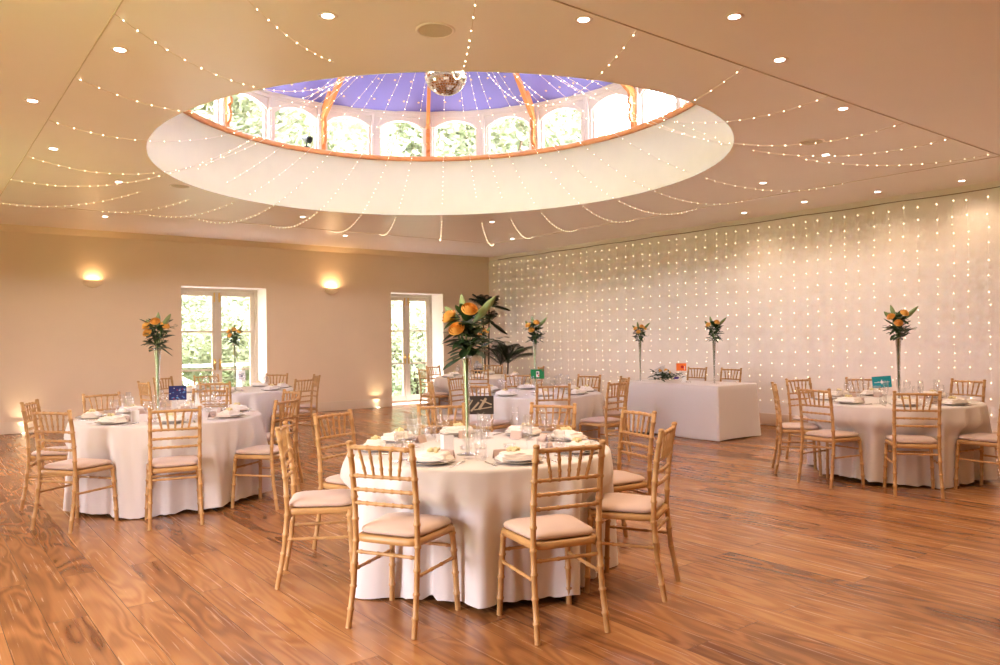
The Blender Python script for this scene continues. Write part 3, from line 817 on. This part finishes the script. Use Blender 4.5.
vase_and_flowers((2.64, 3.74, TZ), .59, 1.14, 'standing on the nearest table', 1, roses=3)
vase_and_flowers((1.80, 7.40, TZ), .64, 1.0, 'standing on the galaxy-card table', 2)
vase_and_flowers((3.66, 10.85, TZ), .66, .85, 'seen against the wider french doors', 3)
vase_and_flowers((6.25, 7.37, TZ), .66, .95, 'standing on the green-card table', 4, roses=3)
vase_and_flowers((8.15, 11.05, TZ), .62, .95, 'on the table by the potted palms', 5, roses=4)
vase_and_flowers((7.98, 3.70, TZ), .66, 1.0, 'standing on the teal-card table', 6, roses=3)
vase_and_flowers((9.12, 8.2, TZ), .65, .85, 'left end of the long table', 7, roses=4)
vase_and_flowers((9.25, 6.9, TZ), .65, 1.0, 'right half of the long table', 8, roses=2)

# ------------------------------------------------------------ table-name cards on stands
def name_card(loc, w, h, z, face, label, mats, art, tilt=0):
    t = thing('table_name_card', label, 'card', loc, math.atan2(face[1], face[0])+PI/2)
    m = MB(); m.lathe([(.032, 0), (.032, .003), (.006, .010), (.003, .014)], 20); m.tube([(0, 0, .01), (0, 0, z)], .0025, 6)
    m.tube([(-.02, 0, z+.01), (0, 0, z-.006), (.02, 0, z+.01)], .002, 6); m.build('stand', 'steel', t)
    m = MB(); m.box(-w/2, w/2, -.001, .001, z, z+h); m.m = 1
    for q in art: q(m, w, h, z)
    b = m.build('card', mats, t); b.rotation_euler = (0, tilt, 0)
    return t
def quad(m, x0, x1, z0, z1, y=-.0016, k=1):
    m.m = k; m.add([(x0, y, z0), (x1, y, z0), (x1, y, z1), (x0, y, z1)], [(0, 1, 2, 3)], False)
def blobs(n, seed, k, s):
    rs = random.Random(seed)
    L = [(rs.uniform(-.45, .45), rs.uniform(.1, .9), rs.uniform(.4, 1)*s) for _ in range(n)]
    def f(m, w, h, z):
        m.m = k
        for x, y, r in L:
            x = max(-w/2+r, min(w/2-r, x*w)); y = max(r, min(h-r, y*h)); m.add([(x+r*math.cos(2*PI*i/8), -.0014-.0001*k, z+y+r*math.sin(2*PI*i/8)*.7) for i in range(8)], [list(range(8))], False)
    return f
tocam = lambda p: (-p[0], -p[1])
sepia = mat('sepia_photo', (.04, .025, .018), .6); sepia2 = mat('sepia_light', (.45, .33, .22), .6); galaxy = mat('galaxy_blue', (.012, .02, .14), .5); galaxy2 = mat('galaxy_bright', (.10, .25, .6), .5); red = mat('card_red', (.6, .02, .01), .6)
teal = mat('card_teal', (.0, .28, .33), .6); green = mat('card_green', (.0, .20, .05), .6); orange = mat('card_orange', (.95, .20, .02), .6)
p = (2.84, 3.88, TZ)
def sep_art(m, w, h, z):
    m.m = 1
    for a, b, t in (((-.06, .02), (-.01, .075), .012), ((-.01, .03), (.035, .10), .016), ((.0, .09), (.07, .06), .008), ((-.05, .09), (-.075, .05), .008), ((-.04, .028), (.07, .045), .006)):
        dx, dz = b[0]-a[0], b[1]-a[1]; L = math.hypot(dx, dz); nx, nz = -dz/L*t/2, dx/L*t/2
        m.add([(a[0]+nx, -.0016, z+a[1]+nz), (a[0]-nx, -.0016, z+a[1]-nz), (b[0]-nx, -.0016, z+b[1]-nz), (b[0]+nx, -.0016, z+b[1]+nz)], [(0, 1, 2, 3)], False)
name_card(p, .165, .115, .215, tocam(p), 'dark sepia photo card on a steel stand, nearest table', [sepia, sepia2], [sep_art])
p = (1.96, 7.36, TZ)
name_card(p, .15, .13, .16, tocam(p), 'blue galaxy picture card on a stand, behind the nearest left chair', [galaxy, galaxy2, 'card_white', red], [blobs(14, 4, 1, .012), blobs(7, 5, 2, .006), blobs(3, 6, 3, .008)])
p = (3.70, 10.70, TZ)
def bird(m, w, h, z):
    quad(m, -.035, .03, z+.08, z+.088); quad(m, -.01, .02, z+.055, z+.075); quad(m, -.03, .0, z+.06, z+.066); quad(m, .0, .035, z+.10, z+.106); quad(m, -.045, .04, z+.035, z+.04)
name_card(p, .105, .145, .14, tocam(p), 'white card with dark bird-like marks, before the wider french doors', ['card_white', 'ink'], [bird])
p = (6.10, 7.15, TZ)
name_card(p, .165, .115, .19, tocam(p), 'green card with small white, red and black emblem', [green, 'card_white', red, 'dark'], [lambda m, w, h, z: quad(m, -.015, .022, z+.02, z+.09), blobs(1, 2, 2, .016), lambda m, w, h, z: quad(m, -.01, .012, z+.055, z+.08, -.0021, 3), lambda m, w, h, z: quad(m, .005, .02, z+.03, z+.05, -.0021, 2)])
p = (7.83, 3.78, TZ)
name_card(p, .175, .115, .145, tocam(p), 'teal card with a thin white line drawing', [teal, 'card_white'], [lambda m, w, h, z: (quad(m, -.07, .07, z+.052, z+.056), quad(m, -.012, .012, z+.045, z+.066), quad(m, -.004, .004, z+.035, z+.08), quad(m, -.04, -.02, z+.058, z+.062))], tilt=-.09)
p = (9.40, 7.62, TZ)
name_card(p, .15, .115, .16, tocam(p), 'orange card with a red round mark, on the long table', [orange, red, 'card_white'], [lambda m, w, h, z: m.add([(.015+.022*math.cos(2*PI*i/16), -.0016, z+.06+.022*math.sin(2*PI*i/16)) for i in range(16)], [list(range(16))], False) and None, lambda m, w, h, z: quad(m, .045, .055, z+.02, z+.07, -.0016, 2)])
# small pieces on the nearest table
m = MB(); m.lathe([(.02, 0), (.036, .004), (.040, .028), (.037, .028), (.033, .008), (.0005, .007)], 20, cap=False)
tl = single(m, 'tealight_holder', 'glass', 'candle holder'); c_ = MB(); c_.lathe([(.019, .008), (.019, .022), (.002, .022)], 14); c_.build('tealight', 'card_white', tl)
place(tl, (2.99, 3.78, TZ), 0, 'shallow glass tealight holder right of the card stand, nearest table', 'tealight holders')
place(tl, (2.74, 3.90, TZ), 0, 'shallow glass tealight holder beside the tall vase, nearest table', 'tealight holders')
place(tl, (9.10, 7.25, TZ), 0, 'shallow glass tealight holder on the long table', 'tealight holders')
m = MB(); m.add([(-.045, -.035, 0), (0, .01, 0), (.045, -.035, 0), (-.045, -.035, .10), (0, .01, .10), (.045, -.035, .10)], [(0, 1, 4, 3), (1, 2, 5, 4)], False)
m.add([(-.0445, -.037, 0), (0, .008, 0), (.0445, -.037, 0), (-.0445, -.037, .10), (0, .008, .10), (.0445, -.037, .10)], [(3, 4, 1, 0), (4, 5, 2, 1)], False)
mc = single(m, 'menu_card', 'card_white', 'menu'); place(mc, (2.60, 3.93, TZ), math.atan2(-3.93, -2.6)+PI/2+2.7, 'upright folded white menu card left of the vase, nearest table', 'menu cards')
place(mc, (1.55, 7.25, TZ), .5, 'upright folded white menu card left of the vase, galaxy-card table', 'menu cards')
place(mc, (9.15, 7.40, TZ), 1.2, 'upright folded white menu card on the long table', 'menu cards')
# low arrangement on the long table
fl = thing('low_flower_arrangement', 'low spray of white, orange and purple flowers with dark leaves', 'flowers', (9.12, 7.72, TZ))
rs = random.Random(21); m = MB()
for k in range(150):
    a = rs.uniform(0, 2*PI); e = rs.uniform(-.05, .9); ly = math.cos(a); L = rs.uniform(.06, .15)
    leaf(m, (rs.gauss(0, .04), rs.gauss(0, .11), .03+rs.uniform(0, .12)), (math.sin(a)*.7, ly*1.4, e), L, L*.16, .3)
m.build('foliage', 'leaf', fl)
for nm, mt_, n_, r_ in (('white_flower', 'whiteflower', 16, .024), ('orange_flower', 'rose', 5, .026), ('purple_flower', 'purple', 3, .022)):
    for k in range(n_):
        y = rs.gauss(0, .10) if nm != 'purple_flower' else -.24+rs.uniform(-.04, .04)
        z = .06+.17*math.exp(-(y/.15)**2)*rs.uniform(.3, 1); q = MB(); rose(q, (rs.uniform(-.09, .04), y, z), r_, (-.6, 0, .8)); q.build(nm, mt_, fl)

# ------------------------------------------------------------ palms in the corner
def palm(loc, h, fronds, L, seed, label, droop=.7, stems=3, er=(.3, 2.2), lw=.014):
    t = thing('potted_palm', label, 'plant', loc); rs = random.Random(seed)
    m = MB(); m.lathe([(.13, 0), (.17, .02), (.20, .34), (.21, .36), (.18, .36), (.175, .30), (.0005, .30)], 24, cap=False); m.build('pot', 'pot', t)
    m = MB(); tops = []
    for k in range(stems):
        a = 2*PI*k/stems+.4; tp = (.10*math.cos(a), .10*math.sin(a), h*rs.uniform(.82, 1.0)); tops.append(tp)
        m.tube([(.04*math.cos(a), .04*math.sin(a), .28), (.06*math.cos(a), .06*math.sin(a), h*.5), tp], [.022, .018, .015], 8)
    m.build('trunk', 'bark', t)
    for k in range(fronds):
        tp = Vector(tops[k % stems]); a = 2*PI*k/fronds+rs.uniform(-.3, .3); e = rs.uniform(*er); d = Vector((math.cos(a), math.sin(a), e)).normalized(); LL = L*rs.uniform(.75, 1.1)
        m = MB(); pts = [tp+d*(LL*s)-Vector((0, 0, 1))*droop*LL*s*s for s in [i/9 for i in range(10)]]; m.tube(pts, [.006-.0005*i for i in range(10)], 5)
        for i in range(2, 30):
            s = i/30; f = s*9; j = min(8, int(f)); q = pts[j].lerp(pts[j+1], f-j); dr = (pts[j+1]-pts[j]).normalized(); sd = dr.cross(Vector((0, 0, 1))).normalized()
            for sg in (-1, 1): leaf(m, q, sd*sg+dr*.8+Vector((0, 0, .15)), L*.30*math.sin(PI*(.12+.85*s)), lw, .6, seg=3)
        m.build('frond', 'palm', t)
palm((10.42, 13.95, 0), 2.2, 34, .52, 2, 'tall dark palm with high tufted heads, in the room corner', .40, 3, (-.3, 2.4), .011)
palm((10.12, 12.9, 0), 1.05, 24, .95, 4, 'lower spreading palm with arching fronds, in front of the lit wall', .42, 3, (.7, 3.6), .009)
root = thing('corner_plant_stand', 'dark stand holding white flowers, in front of the palms', 'plant stand', (9.62, 13.2, 0))
m = MB(); m.lathe([(.14, 0), (.15, .02), (.10, .05), (.09, .60), (.15, .66), (.15, .70)], 20); m.build('pedestal', 'pot', root)
tg = thing('white_flower_pot', 'small cluster of white flowers in a pot, beside the palms', 'flowers', (9.62, 13.2, .70))
m = MB(); m.lathe([(.07, 0), (.10, .12), (.09, .12), (.06, .02)], 16); m.build('pot', 'pot', tg)
rs = random.Random(8)
for k in range(9): m = MB(); rose(m, (rs.uniform(-.09, .09), rs.uniform(-.09, .06), .15+rs.uniform(0, .1)), .04, (rs.uniform(-.5, .5), -.5, .5)); m.build('flower', 'whiteflower', tg)

# ------------------------------------------------------------ disco ball
db = thing('mirror_ball', 'silver mirror ball hanging in the middle of the glazed lantern', 'mirror ball', (CX+.07, CY-.055, 4.20))
m = MB(); R = .25; zc = .27; nl = 26
for j in range(nl):
    a0, a1 = -PI/2+PI*j/nl, -PI/2+PI*(j+1)/nl; ca = math.cos((a0+a1)/2); n = max(6, int(2*PI*R*ca/.03))
    for k in range(n):
        b0, b1 = 2*PI*k/n, 2*PI*(k+1)/n; g = .06
        a0_, a1_ = a0+(a1-a0)*g, a1-(a1-a0)*g; b0_, b1_ = b0+(b1-b0)*g, b1-(b1-b0)*g
        jr = random.uniform(-.004, .004)
        m.add([(R*math.cos(a)*math.cos(b), R*math.cos(a)*math.sin(b), zc+R*math.sin(a)+jr*(1 if a == a1_ else -1)*.3) for a, b in ((a0_, b0_), (a0_, b1_), (a1_, b1_), (a1_, b0_))], [(0, 1, 2, 3)], False)
m.build('mirror_tiles', 'mirror', db)
m = MB(); m.lathe([(.001+.245*math.cos(-PI/2+PI*j/16), zc+.245*math.sin(-PI/2+PI*j/16)) for j in range(17)], 32, cap=False); m.build('ball_core', mat('ball_core', (.5, .45, .38), .4, .5), db)
m = MB(); m.lathe([(.03, .51), (.03, .56), (.01, .57)], 12); m.tube([(0, 0, .56), (0, 0, APEX-.5-4.20)], .006, 6); m.build('hanging_rod', 'steel', db)

# ------------------------------------------------------------ string lights
bulb_me = MB().lathe([(.001, -.006), (.0040, -.003), (.0040, .003), (.001, .006)], 6).mesh('bulb', 'bulb')
HUB = Vector((CX+.07, CY-.055, 5.6))
ends = [(TX0, y) for y in (3.6, 4.9, 6.24, 7.57, 9.13, 10.54)]+[(TX0, TY1)]+[(x, TY1) for x in (2.2, 2.9, 3.62, 4.75, 5.83, 6.83, 8.13)]+\
       [(TX1, y) for y in (12.38, 11.16, 9.92, 8.56, 7.34, 6.43, 5.02)]+[(x, TY0) for x in (9.25, 8.17, 7.21, 5.89, 4.75, 3.63, 2.4)]
SIDE = {0: 'left', 1: 'french-door side', 2: 'lit-wall side', 3: 'near'}
rs = random.Random(12)
ordn = ['first', 'second', 'third', 'fourth', 'fifth', 'sixth', 'seventh', 'eighth']
cnt = {}
for k, (ex, ey) in enumerate(ends):
    side = 0 if k < 7 else 1 if k < 14 else 2 if k < 21 else 3
    if side == 0: side_w = 'left edge of the ceiling track'; frm = 'from the near end'
    elif side == 1: side_w = 'french-door edge of the ceiling track'; frm = 'from the left'
    elif side == 2: side_w = 'lit-wall edge of the ceiling track'; frm = 'from the far corner'
    else: side_w = 'near edge of the ceiling track'; frm = 'from the right'
    cnt[side] = cnt.get(side, 0)+1
    E = Vector((ex, ey, HC-.005)); t = thing('string_light', 'warm fairy string, %s %s on the %s' % (ordn[cnt[side]-1], frm, side_w), 'string light', tuple(E), 0, 'fairy strings radiating from the lantern')
    sag = rs.uniform(.78, .95); a = rs.uniform(0, 6.28); Hs = HUB+Vector((.05*math.cos(a), .05*math.sin(a), 0))
    pts = []
    for i in range(41):
        s = i/40; q = Hs.lerp(E, s); q.z -= 4*sag*s*(1-s); pts.append(q-E)
    MB().tube(pts, .0022, 4).build('wire', 'wire', t)
    L = sum((pts[i+1]-pts[i]).length for i in range(40)); acc = 0; nxt = .05
    for i in range(40):
        sl = (pts[i+1]-pts[i]).length
        while nxt <= acc+sl:
            q = pts[i].lerp(pts[i+1], (nxt-acc)/sl); b = D.objects.new('bulb', bulb_me); C.objects.link(b); b.parent = t
            b.location = q; b.rotation_euler = (rs.uniform(0, 3), rs.uniform(0, 3), 0); nxt += .125+rs.uniform(-.03, .03)
        acc += sl
# fairy-light curtain on the right wall
cur = thing('fairy_light_curtain', 'warm white fairy lights hanging in long rows down the right wall', 'light curtain', (XR-.03, 8.0, 0))
m = MB(); m.tube([(0, y, HC-.075-.012*abs(math.sin(y*2.2))) for y in [-8.5+.25*i for i in range(60)]], .007, 5); m.build('header_cable', mat('header_cable', (.35, .25, .17), .6), cur)
rest = MB(); bm_ = MB().lathe([(.001, -.006), (.0048, -.003), (.0048, .003), (.001, .006)], 6); wall_bulb = bm_.mesh('bulb', 'bulb')
ys = [3.74+.209*i for i in range(52)]
nb = 0
for i, y in enumerate(ys):
    yy = y+rs.uniform(-.025, .025)-8.0; nrow = 15 if i % 7 else 14
    zz = [3.19-.2*j+rs.uniform(-.02, .02) for j in range(nrow)]
    pts = [(0, yy, HC-.075)]+[(rs.uniform(-.004, .004), yy+rs.uniform(-.012, .012), z) for z in zz]
    so = MB().tube(pts, .0008, 3).build('strand', 'wire', cur)
    for p_ in pts[1:]:
        if nb < 98:
            b = D.objects.new('bulb', wall_bulb); C.objects.link(b); b.parent = so; b.location = p_; nb += 1
        else:
            rest.add([Vector(v)+Vector(p_) for v in bm_.v], bm_.f)
        if rs.random() < .2:      # faint lamps between the rows
            rest.add([(v[0]*.5+p_[0], v[1]*.5+p_[1], v[2]*.5+p_[2]-.1) for v in bm_.v], bm_.f)
tag(rest.build('bulbs', 'bulb', cur), kind='stuff')

# ------------------------------------------------------------ ceiling lamps, speakers, sconces, uplights
def make_downlight():
    t = thing('ceiling_downlight', 'recessed downlight', 'downlight', (0, 0, HC))
    m = MB(); m.lathe([(.034, 0), (.050, -.004), (.056, -.003), (.058, .0), (.05, .004)], 24, cap=False); m.build('rim', 'ceiling', t)
    m = MB(); m.lathe([(.034, -.001), (.0005, -.001)], 20, cap=False); m.build('lens', 'spot', t); return t
dl = make_downlight()
SPOTS = [(1.12, 5.5), (1.99, 4.21), (3.26, 3.35), (3.97, 2.78), (.8, 7.06), (1.16, 8.69), (2.02, 10.04), (4.85, 3.03), (6.34, 3.37), (7.81, 4.35), (8.58, 5.62), (10.59, 4.09), (10.31, 6.08), (10.42, 7.17), (10.43, 5.08), (4.89, 11.31), (7.67, 10.1),
         (1.0, 2.0), (4.0, .4), (7.2, .6), (10.0, 1.5), (6.4, 12.9), (9.3, 11.6), (2.4, 12.9)]  # lamps behind the camera are unseen guesses, kept to light the room
WORDS = ['left of the opening, below the track line', 'above the middle of the near ceiling, left of the speaker', 'near ceiling right of the speaker', 'upper right of the near ceiling, by the track', 'far left edge of the ceiling', 'left edge, lower than its neighbour', 'lower left beside the lit drum', 'upper right near the frame top',
         'right of the track corner', 'right of the opening beside the strings', 'just right of the opening rim', 'rightmost, close above the fairy-light wall', 'by the wall, middle of the row', 'by the wall, left in the row', 'by the wall, second from right', 'below the drum towards the wider french doors', 'below the drum towards the corner',
         'added unseen behind the camera on the left', 'added unseen behind the camera in the middle', 'added unseen behind the camera right of middle', 'added unseen behind the camera on the right', 'above the narrower french doors', 'above the table by the palms', 'above the wider french doors']
for k, (x, y) in enumerate(SPOTS):
    place(dl, (x, y, HC), 0, 'small round recessed ceiling light, '+WORDS[k], 'recessed downlights')
    light('downlight_lamp', 'SPOT', (x, y, HC-.03), (13 if x > 10 else 40 if y < 5.6 else 28), (1, .75, .54), spot_size=2.5, spot_blend=1.0, shadow_soft_size=.05)
for (x, y), w in (((2.62, 4.01), 'near ceiling above the lantern rim'), ((7.16, 4.14), 'right of the lantern'), ((2.68, 9.88), 'left below the lantern')):
    t = thing('ceiling_speaker', 'round flush ceiling speaker, '+w, 'speaker', (x, y, HC), 0, 'ceiling speakers')
    m = MB(); m.lathe([(.105, -.002), (.112, -.008), (.120, -.006), (.124, 0)], 32, cap=False); m.build('rim', 'ceiling', t)
    m = MB(); m.lathe([(.105, -.003), (.0005, -.006)], 32, cap=False); m.build('grille', 'grille', t)
for x, w in ((2.53, 'left of the wider french doors'), (6.94, 'between the two french doors')):
    t = thing('wall_sconce', 'half-bowl plaster uplighter on the back wall, '+w, 'wall light', (x, YB, 2.475), 0, 'plaster wall lights')
    m = MB(); rings = []
    for k in range(8):
        f = k/7; R = .02+.135*math.sin(f*PI/2); z = -.08+.10*f
        rings.append([(R*math.cos(PI+PI*i/18), -.75*R*math.sin(PI*i/18), z) for i in range(19)])
    for k in range(7, -1, -1):
        f = k/7; R = .012+.130*math.sin(f*PI/2); z = -.07+.09*f
        rings.append([(R*math.cos(PI+PI*i/18), -.75*R*math.sin(PI*i/18), z) for i in range(19)])
    vs = [v for r in rings for v in r]; m.add(vs, [(j*19+i, j*19+i+1, (j+1)*19+i+1, (j+1)*19+i) for j in range(15) for i in range(18)]); m.build('bowl', 'plaster_lamp', t)
    m = MB(); m.tube([(-.05, -.055, -.005), (.05, -.055, -.005)], .014, 8); m.build('lamp', 'lamp', t)
    light('sconce_lamp', 'AREA', (x, YB-.06, 2.53), 2.6 if x > 5 else 1.0, (1, .66, .34), rot=(PI, 0, 0), shape='RECTANGLE', size=.2, size_y=.08)
for (x, y), w in (((1.5, YB-.10), 'at the left end of the back wall'), ((7.95, YB-.10), 'just left of the narrower french doors')):
    t = thing('floor_uplight', 'small round light set in the floor, '+w, 'uplight', (x, y, 0), 0, 'floor uplights')
    m = MB(); m.lathe([(.045, 0), (.045, .008), (.035, .010)], 18, cap=False); m.build('rim', 'steel', t)
    m = MB(); m.lathe([(.034, .009), (.0005, .009)], 18, cap=False); m.build('lens', 'uplamp', t)
    light('uplight_lamp', 'SPOT', (x, y, .02), 9, (1, .80, .52), rot=(PI, 0, 0), spot_size=1.5, spot_blend=.9, shadow_soft_size=.02)
# lantern spotlight clipped to the sill and small wall socket
t = thing('clip_spotlight', 'small black spotlight clipped on the timber sill of the lantern', 'spotlight', (*el(1.62, -.01), ZS+.058))
m = MB(); m.tube([(0, 0, 0), (0, 0, .08)], .01, 6); m.box(-.04, .04, -.03, .03, 0, .012); m.build('bracket', 'dark', t)
m = MB(); m.lathe([(.03, -.07), (.04, -.05), (.05, .04), (.055, .06), (.045, .06), (.03, .02)], 16); m.xf(Matrix.Translation((0, -.01, .12)) @ Matrix.Rotation(1.9, 4, 'X') @ Matrix.Rotation(.4, 4, 'Y')); m.build('lamp_head', 'dark', t)
m = MB(); m.box(6.18-.075, 6.18+.075, YB-.012, YB, .36, .45); m.box(6.18-.03, 6.18-.02, YB-.014, YB-.012, .39, .42); m.box(6.18+.02, 6.18+.03, YB-.014, YB-.012, .39, .42)
tag(m.build('wall_socket', 'trim'), 'flat double wall socket above the skirting between the french doors', 'socket')

# ------------------------------------------------------------ outside
m = MB(); m.box(-40, 60, 15.30, 80, -.45, -.35); m.box(-40, XL-.25, -30, 15.30, -.45, -.35); m.box(XR+.35, 60, -30, 15.30, -.45, -.35); struct(m, 'ground', 'lawn')
m = MB(); m.box(-3, 14, YB+WT+.01, YB+WT+2.4, -.12, -.02); struct(m, 'patio', mat('deck', (.55, .5, .45), .8, nscale=4, namt=.1))
rail = thing('garden_railing', 'white painted timber railing outside the wider french doors', 'railing', (0, 16.9, -.02))
m = MB(); m.box(2.2, 8.0, -.03, .03, .93, 1.0); m.build('top_rail', 'white_paint', rail)
for k in range(4):
    x = 2.6+k*1.6; m = MB(); m.box(x-.045, x+.045, -.045, .045, 0, 1.0); m.build('post', 'white_paint', rail)
for k in range(3):
    x = 2.6+k*1.6
    m = MB(); s = 1 if k % 2 == 0 else -1; a = (x, .10) if s > 0 else (x, .9); b = (x+1.6, .9) if s > 0 else (x+1.6, .10)
    m.add([(a[0], -.02, a[1]-.04), (b[0], -.02, b[1]-.04), (b[0], -.02, b[1]+.04), (a[0], -.02, a[1]+.04), (a[0], .02, a[1]-.04), (b[0], .02, b[1]-.04), (b[0], .02, b[1]+.04), (a[0], .02, a[1]+.04)],
          [(0, 1, 2, 3), (7, 6, 5, 4), (0, 4, 5, 1), (3, 2, 6, 7), (0, 3, 7, 4), (1, 5, 6, 2)], False); m.build('diagonal_brace', 'white_paint', rail)
def foliage(m, c, R, n, size, rs, squash=.8):
    for k in range(n):
        u = rs.uniform(-1, 1); a = rs.uniform(0, 2*PI); s = math.sqrt(1-u*u); rr = R*(.55+.45*rs.random()**.5)*(1+.18*math.sin(5*a+c[0])+.15*math.sin(7*u+c[1]))
        p = Vector((c[0]+rr*s*math.cos(a), c[1]+rr*s*math.sin(a), c[2]+rr*u*squash)); t = Vector((rs.gauss(0, 1), rs.gauss(0, 1), rs.gauss(0, .6))).normalized(); b = t.cross(Vector((rs.gauss(0, 1), rs.gauss(0, 1), rs.gauss(0, 1)))).normalized()
        L = size*rs.uniform(.6, 1.3); m.add([p-t*L, p+b*L*.45, p+t*L, p-b*L*.45], [(0, 1, 2, 3)], False)
def make_tree(kind, seed):
    rs = random.Random(seed)
    t = thing('garden_tree', 'tree', 'tree')
    m = MB(); m.tube([(0, 0, -.4), (.1, 0, 2.5), (0, .1, 5)], [.28, .2, .12], 8)
    for k in range(5): a = k*1.26; m.tube([(0, 0, 2.6+.3*k), (1.3*math.cos(a), 1.3*math.sin(a), 4.2+.4*k)], [.09, .03], 6)
    m.build('trunk', 'bark', t)
    m = MB()
    for k in range(13):
        a = rs.uniform(0, 2*PI); r = rs.uniform(.3, 2.3); z = rs.uniform(2.6, 8.0); foliage(m, (r*math.cos(a)*(1-abs(z-5)/9), r*math.sin(a)*(1-abs(z-5)/9), z), rs.uniform(1.1, 1.9), 1700, .11, rs)
    m.build('crown', 'tree', t); return t
tr = make_tree(0, 1)
T = [(-3, 27), (1.5, 24.5), (6, 26), (10.5, 24), (15, 27), (20, 25), (25, 24), (28, 19), (30, 13), (29, 7), (-7, 22), (13, 32), (4, 33), (22, 33)]
for k, (x, y) in enumerate(T):
    place(tr, (x, y, 0), k*1.1, 'leafy green garden tree seen through the glazing, %s' % (['far left', 'left', 'behind the wider french doors', 'middle', 'right of middle', 'behind the room corner', 'right rear', 'right', 'far right', 'beyond the lit wall', 'outermost left', 'second row middle', 'second row left', 'second row right'][k]), 'trees in the garden', (1.3+.15*(k % 3),)*3)
def make_shrub(seed):
    rs = random.Random(seed); t = thing('garden_shrub', 'shrub', 'shrub')
    m = MB(); 
    for k in range(5): a = k*1.25; m.tube([(0, 0, -.4), (.4*math.cos(a), .4*math.sin(a), .9)], [.03, .015], 5)
    m.build('stem', 'bark', t)
    m = MB()
    for k in range(7): a = rs.uniform(0, 2*PI); r = rs.uniform(0, .8); foliage(m, (r*math.cos(a), r*math.sin(a), rs.uniform(.3, 1.7)), rs.uniform(.5, .8), 700, .06, rs)
    m.build('leaf_mass', 'tree', t); return t
sh = make_shrub(3)
for k, (x, y, s) in enumerate([(2.8, 19.5, 1.2), (4.6, 19.2, 1.0), (6.3, 19.6, 1.3), (8.2, 19.0, 1.2), (10.0, 18.4, 1.3), (11.6, 18.8, 1.5), (13.2, 18.6, 1.3), (9.0, 20.8, 1.9), (5.2, 21.2, 1.9), (12.0, 21.5, 2.0), (7.0, 21.5, 1.7)]):
    place(sh, (x, y, 0), k*.8, 'bushy green shrub outside, %s' % (['left of the wider doors', 'behind the white railing', 'right of the white railing', 'left pane of the narrower doors', 'middle of the narrower doors', 'right pane of the narrower doors', 'behind the corner', 'tall, behind the narrower doors', 'tall, behind the wider doors', 'tall, rightmost', 'tall, between the doors'][k]), 'garden shrubs', (s, s, s))
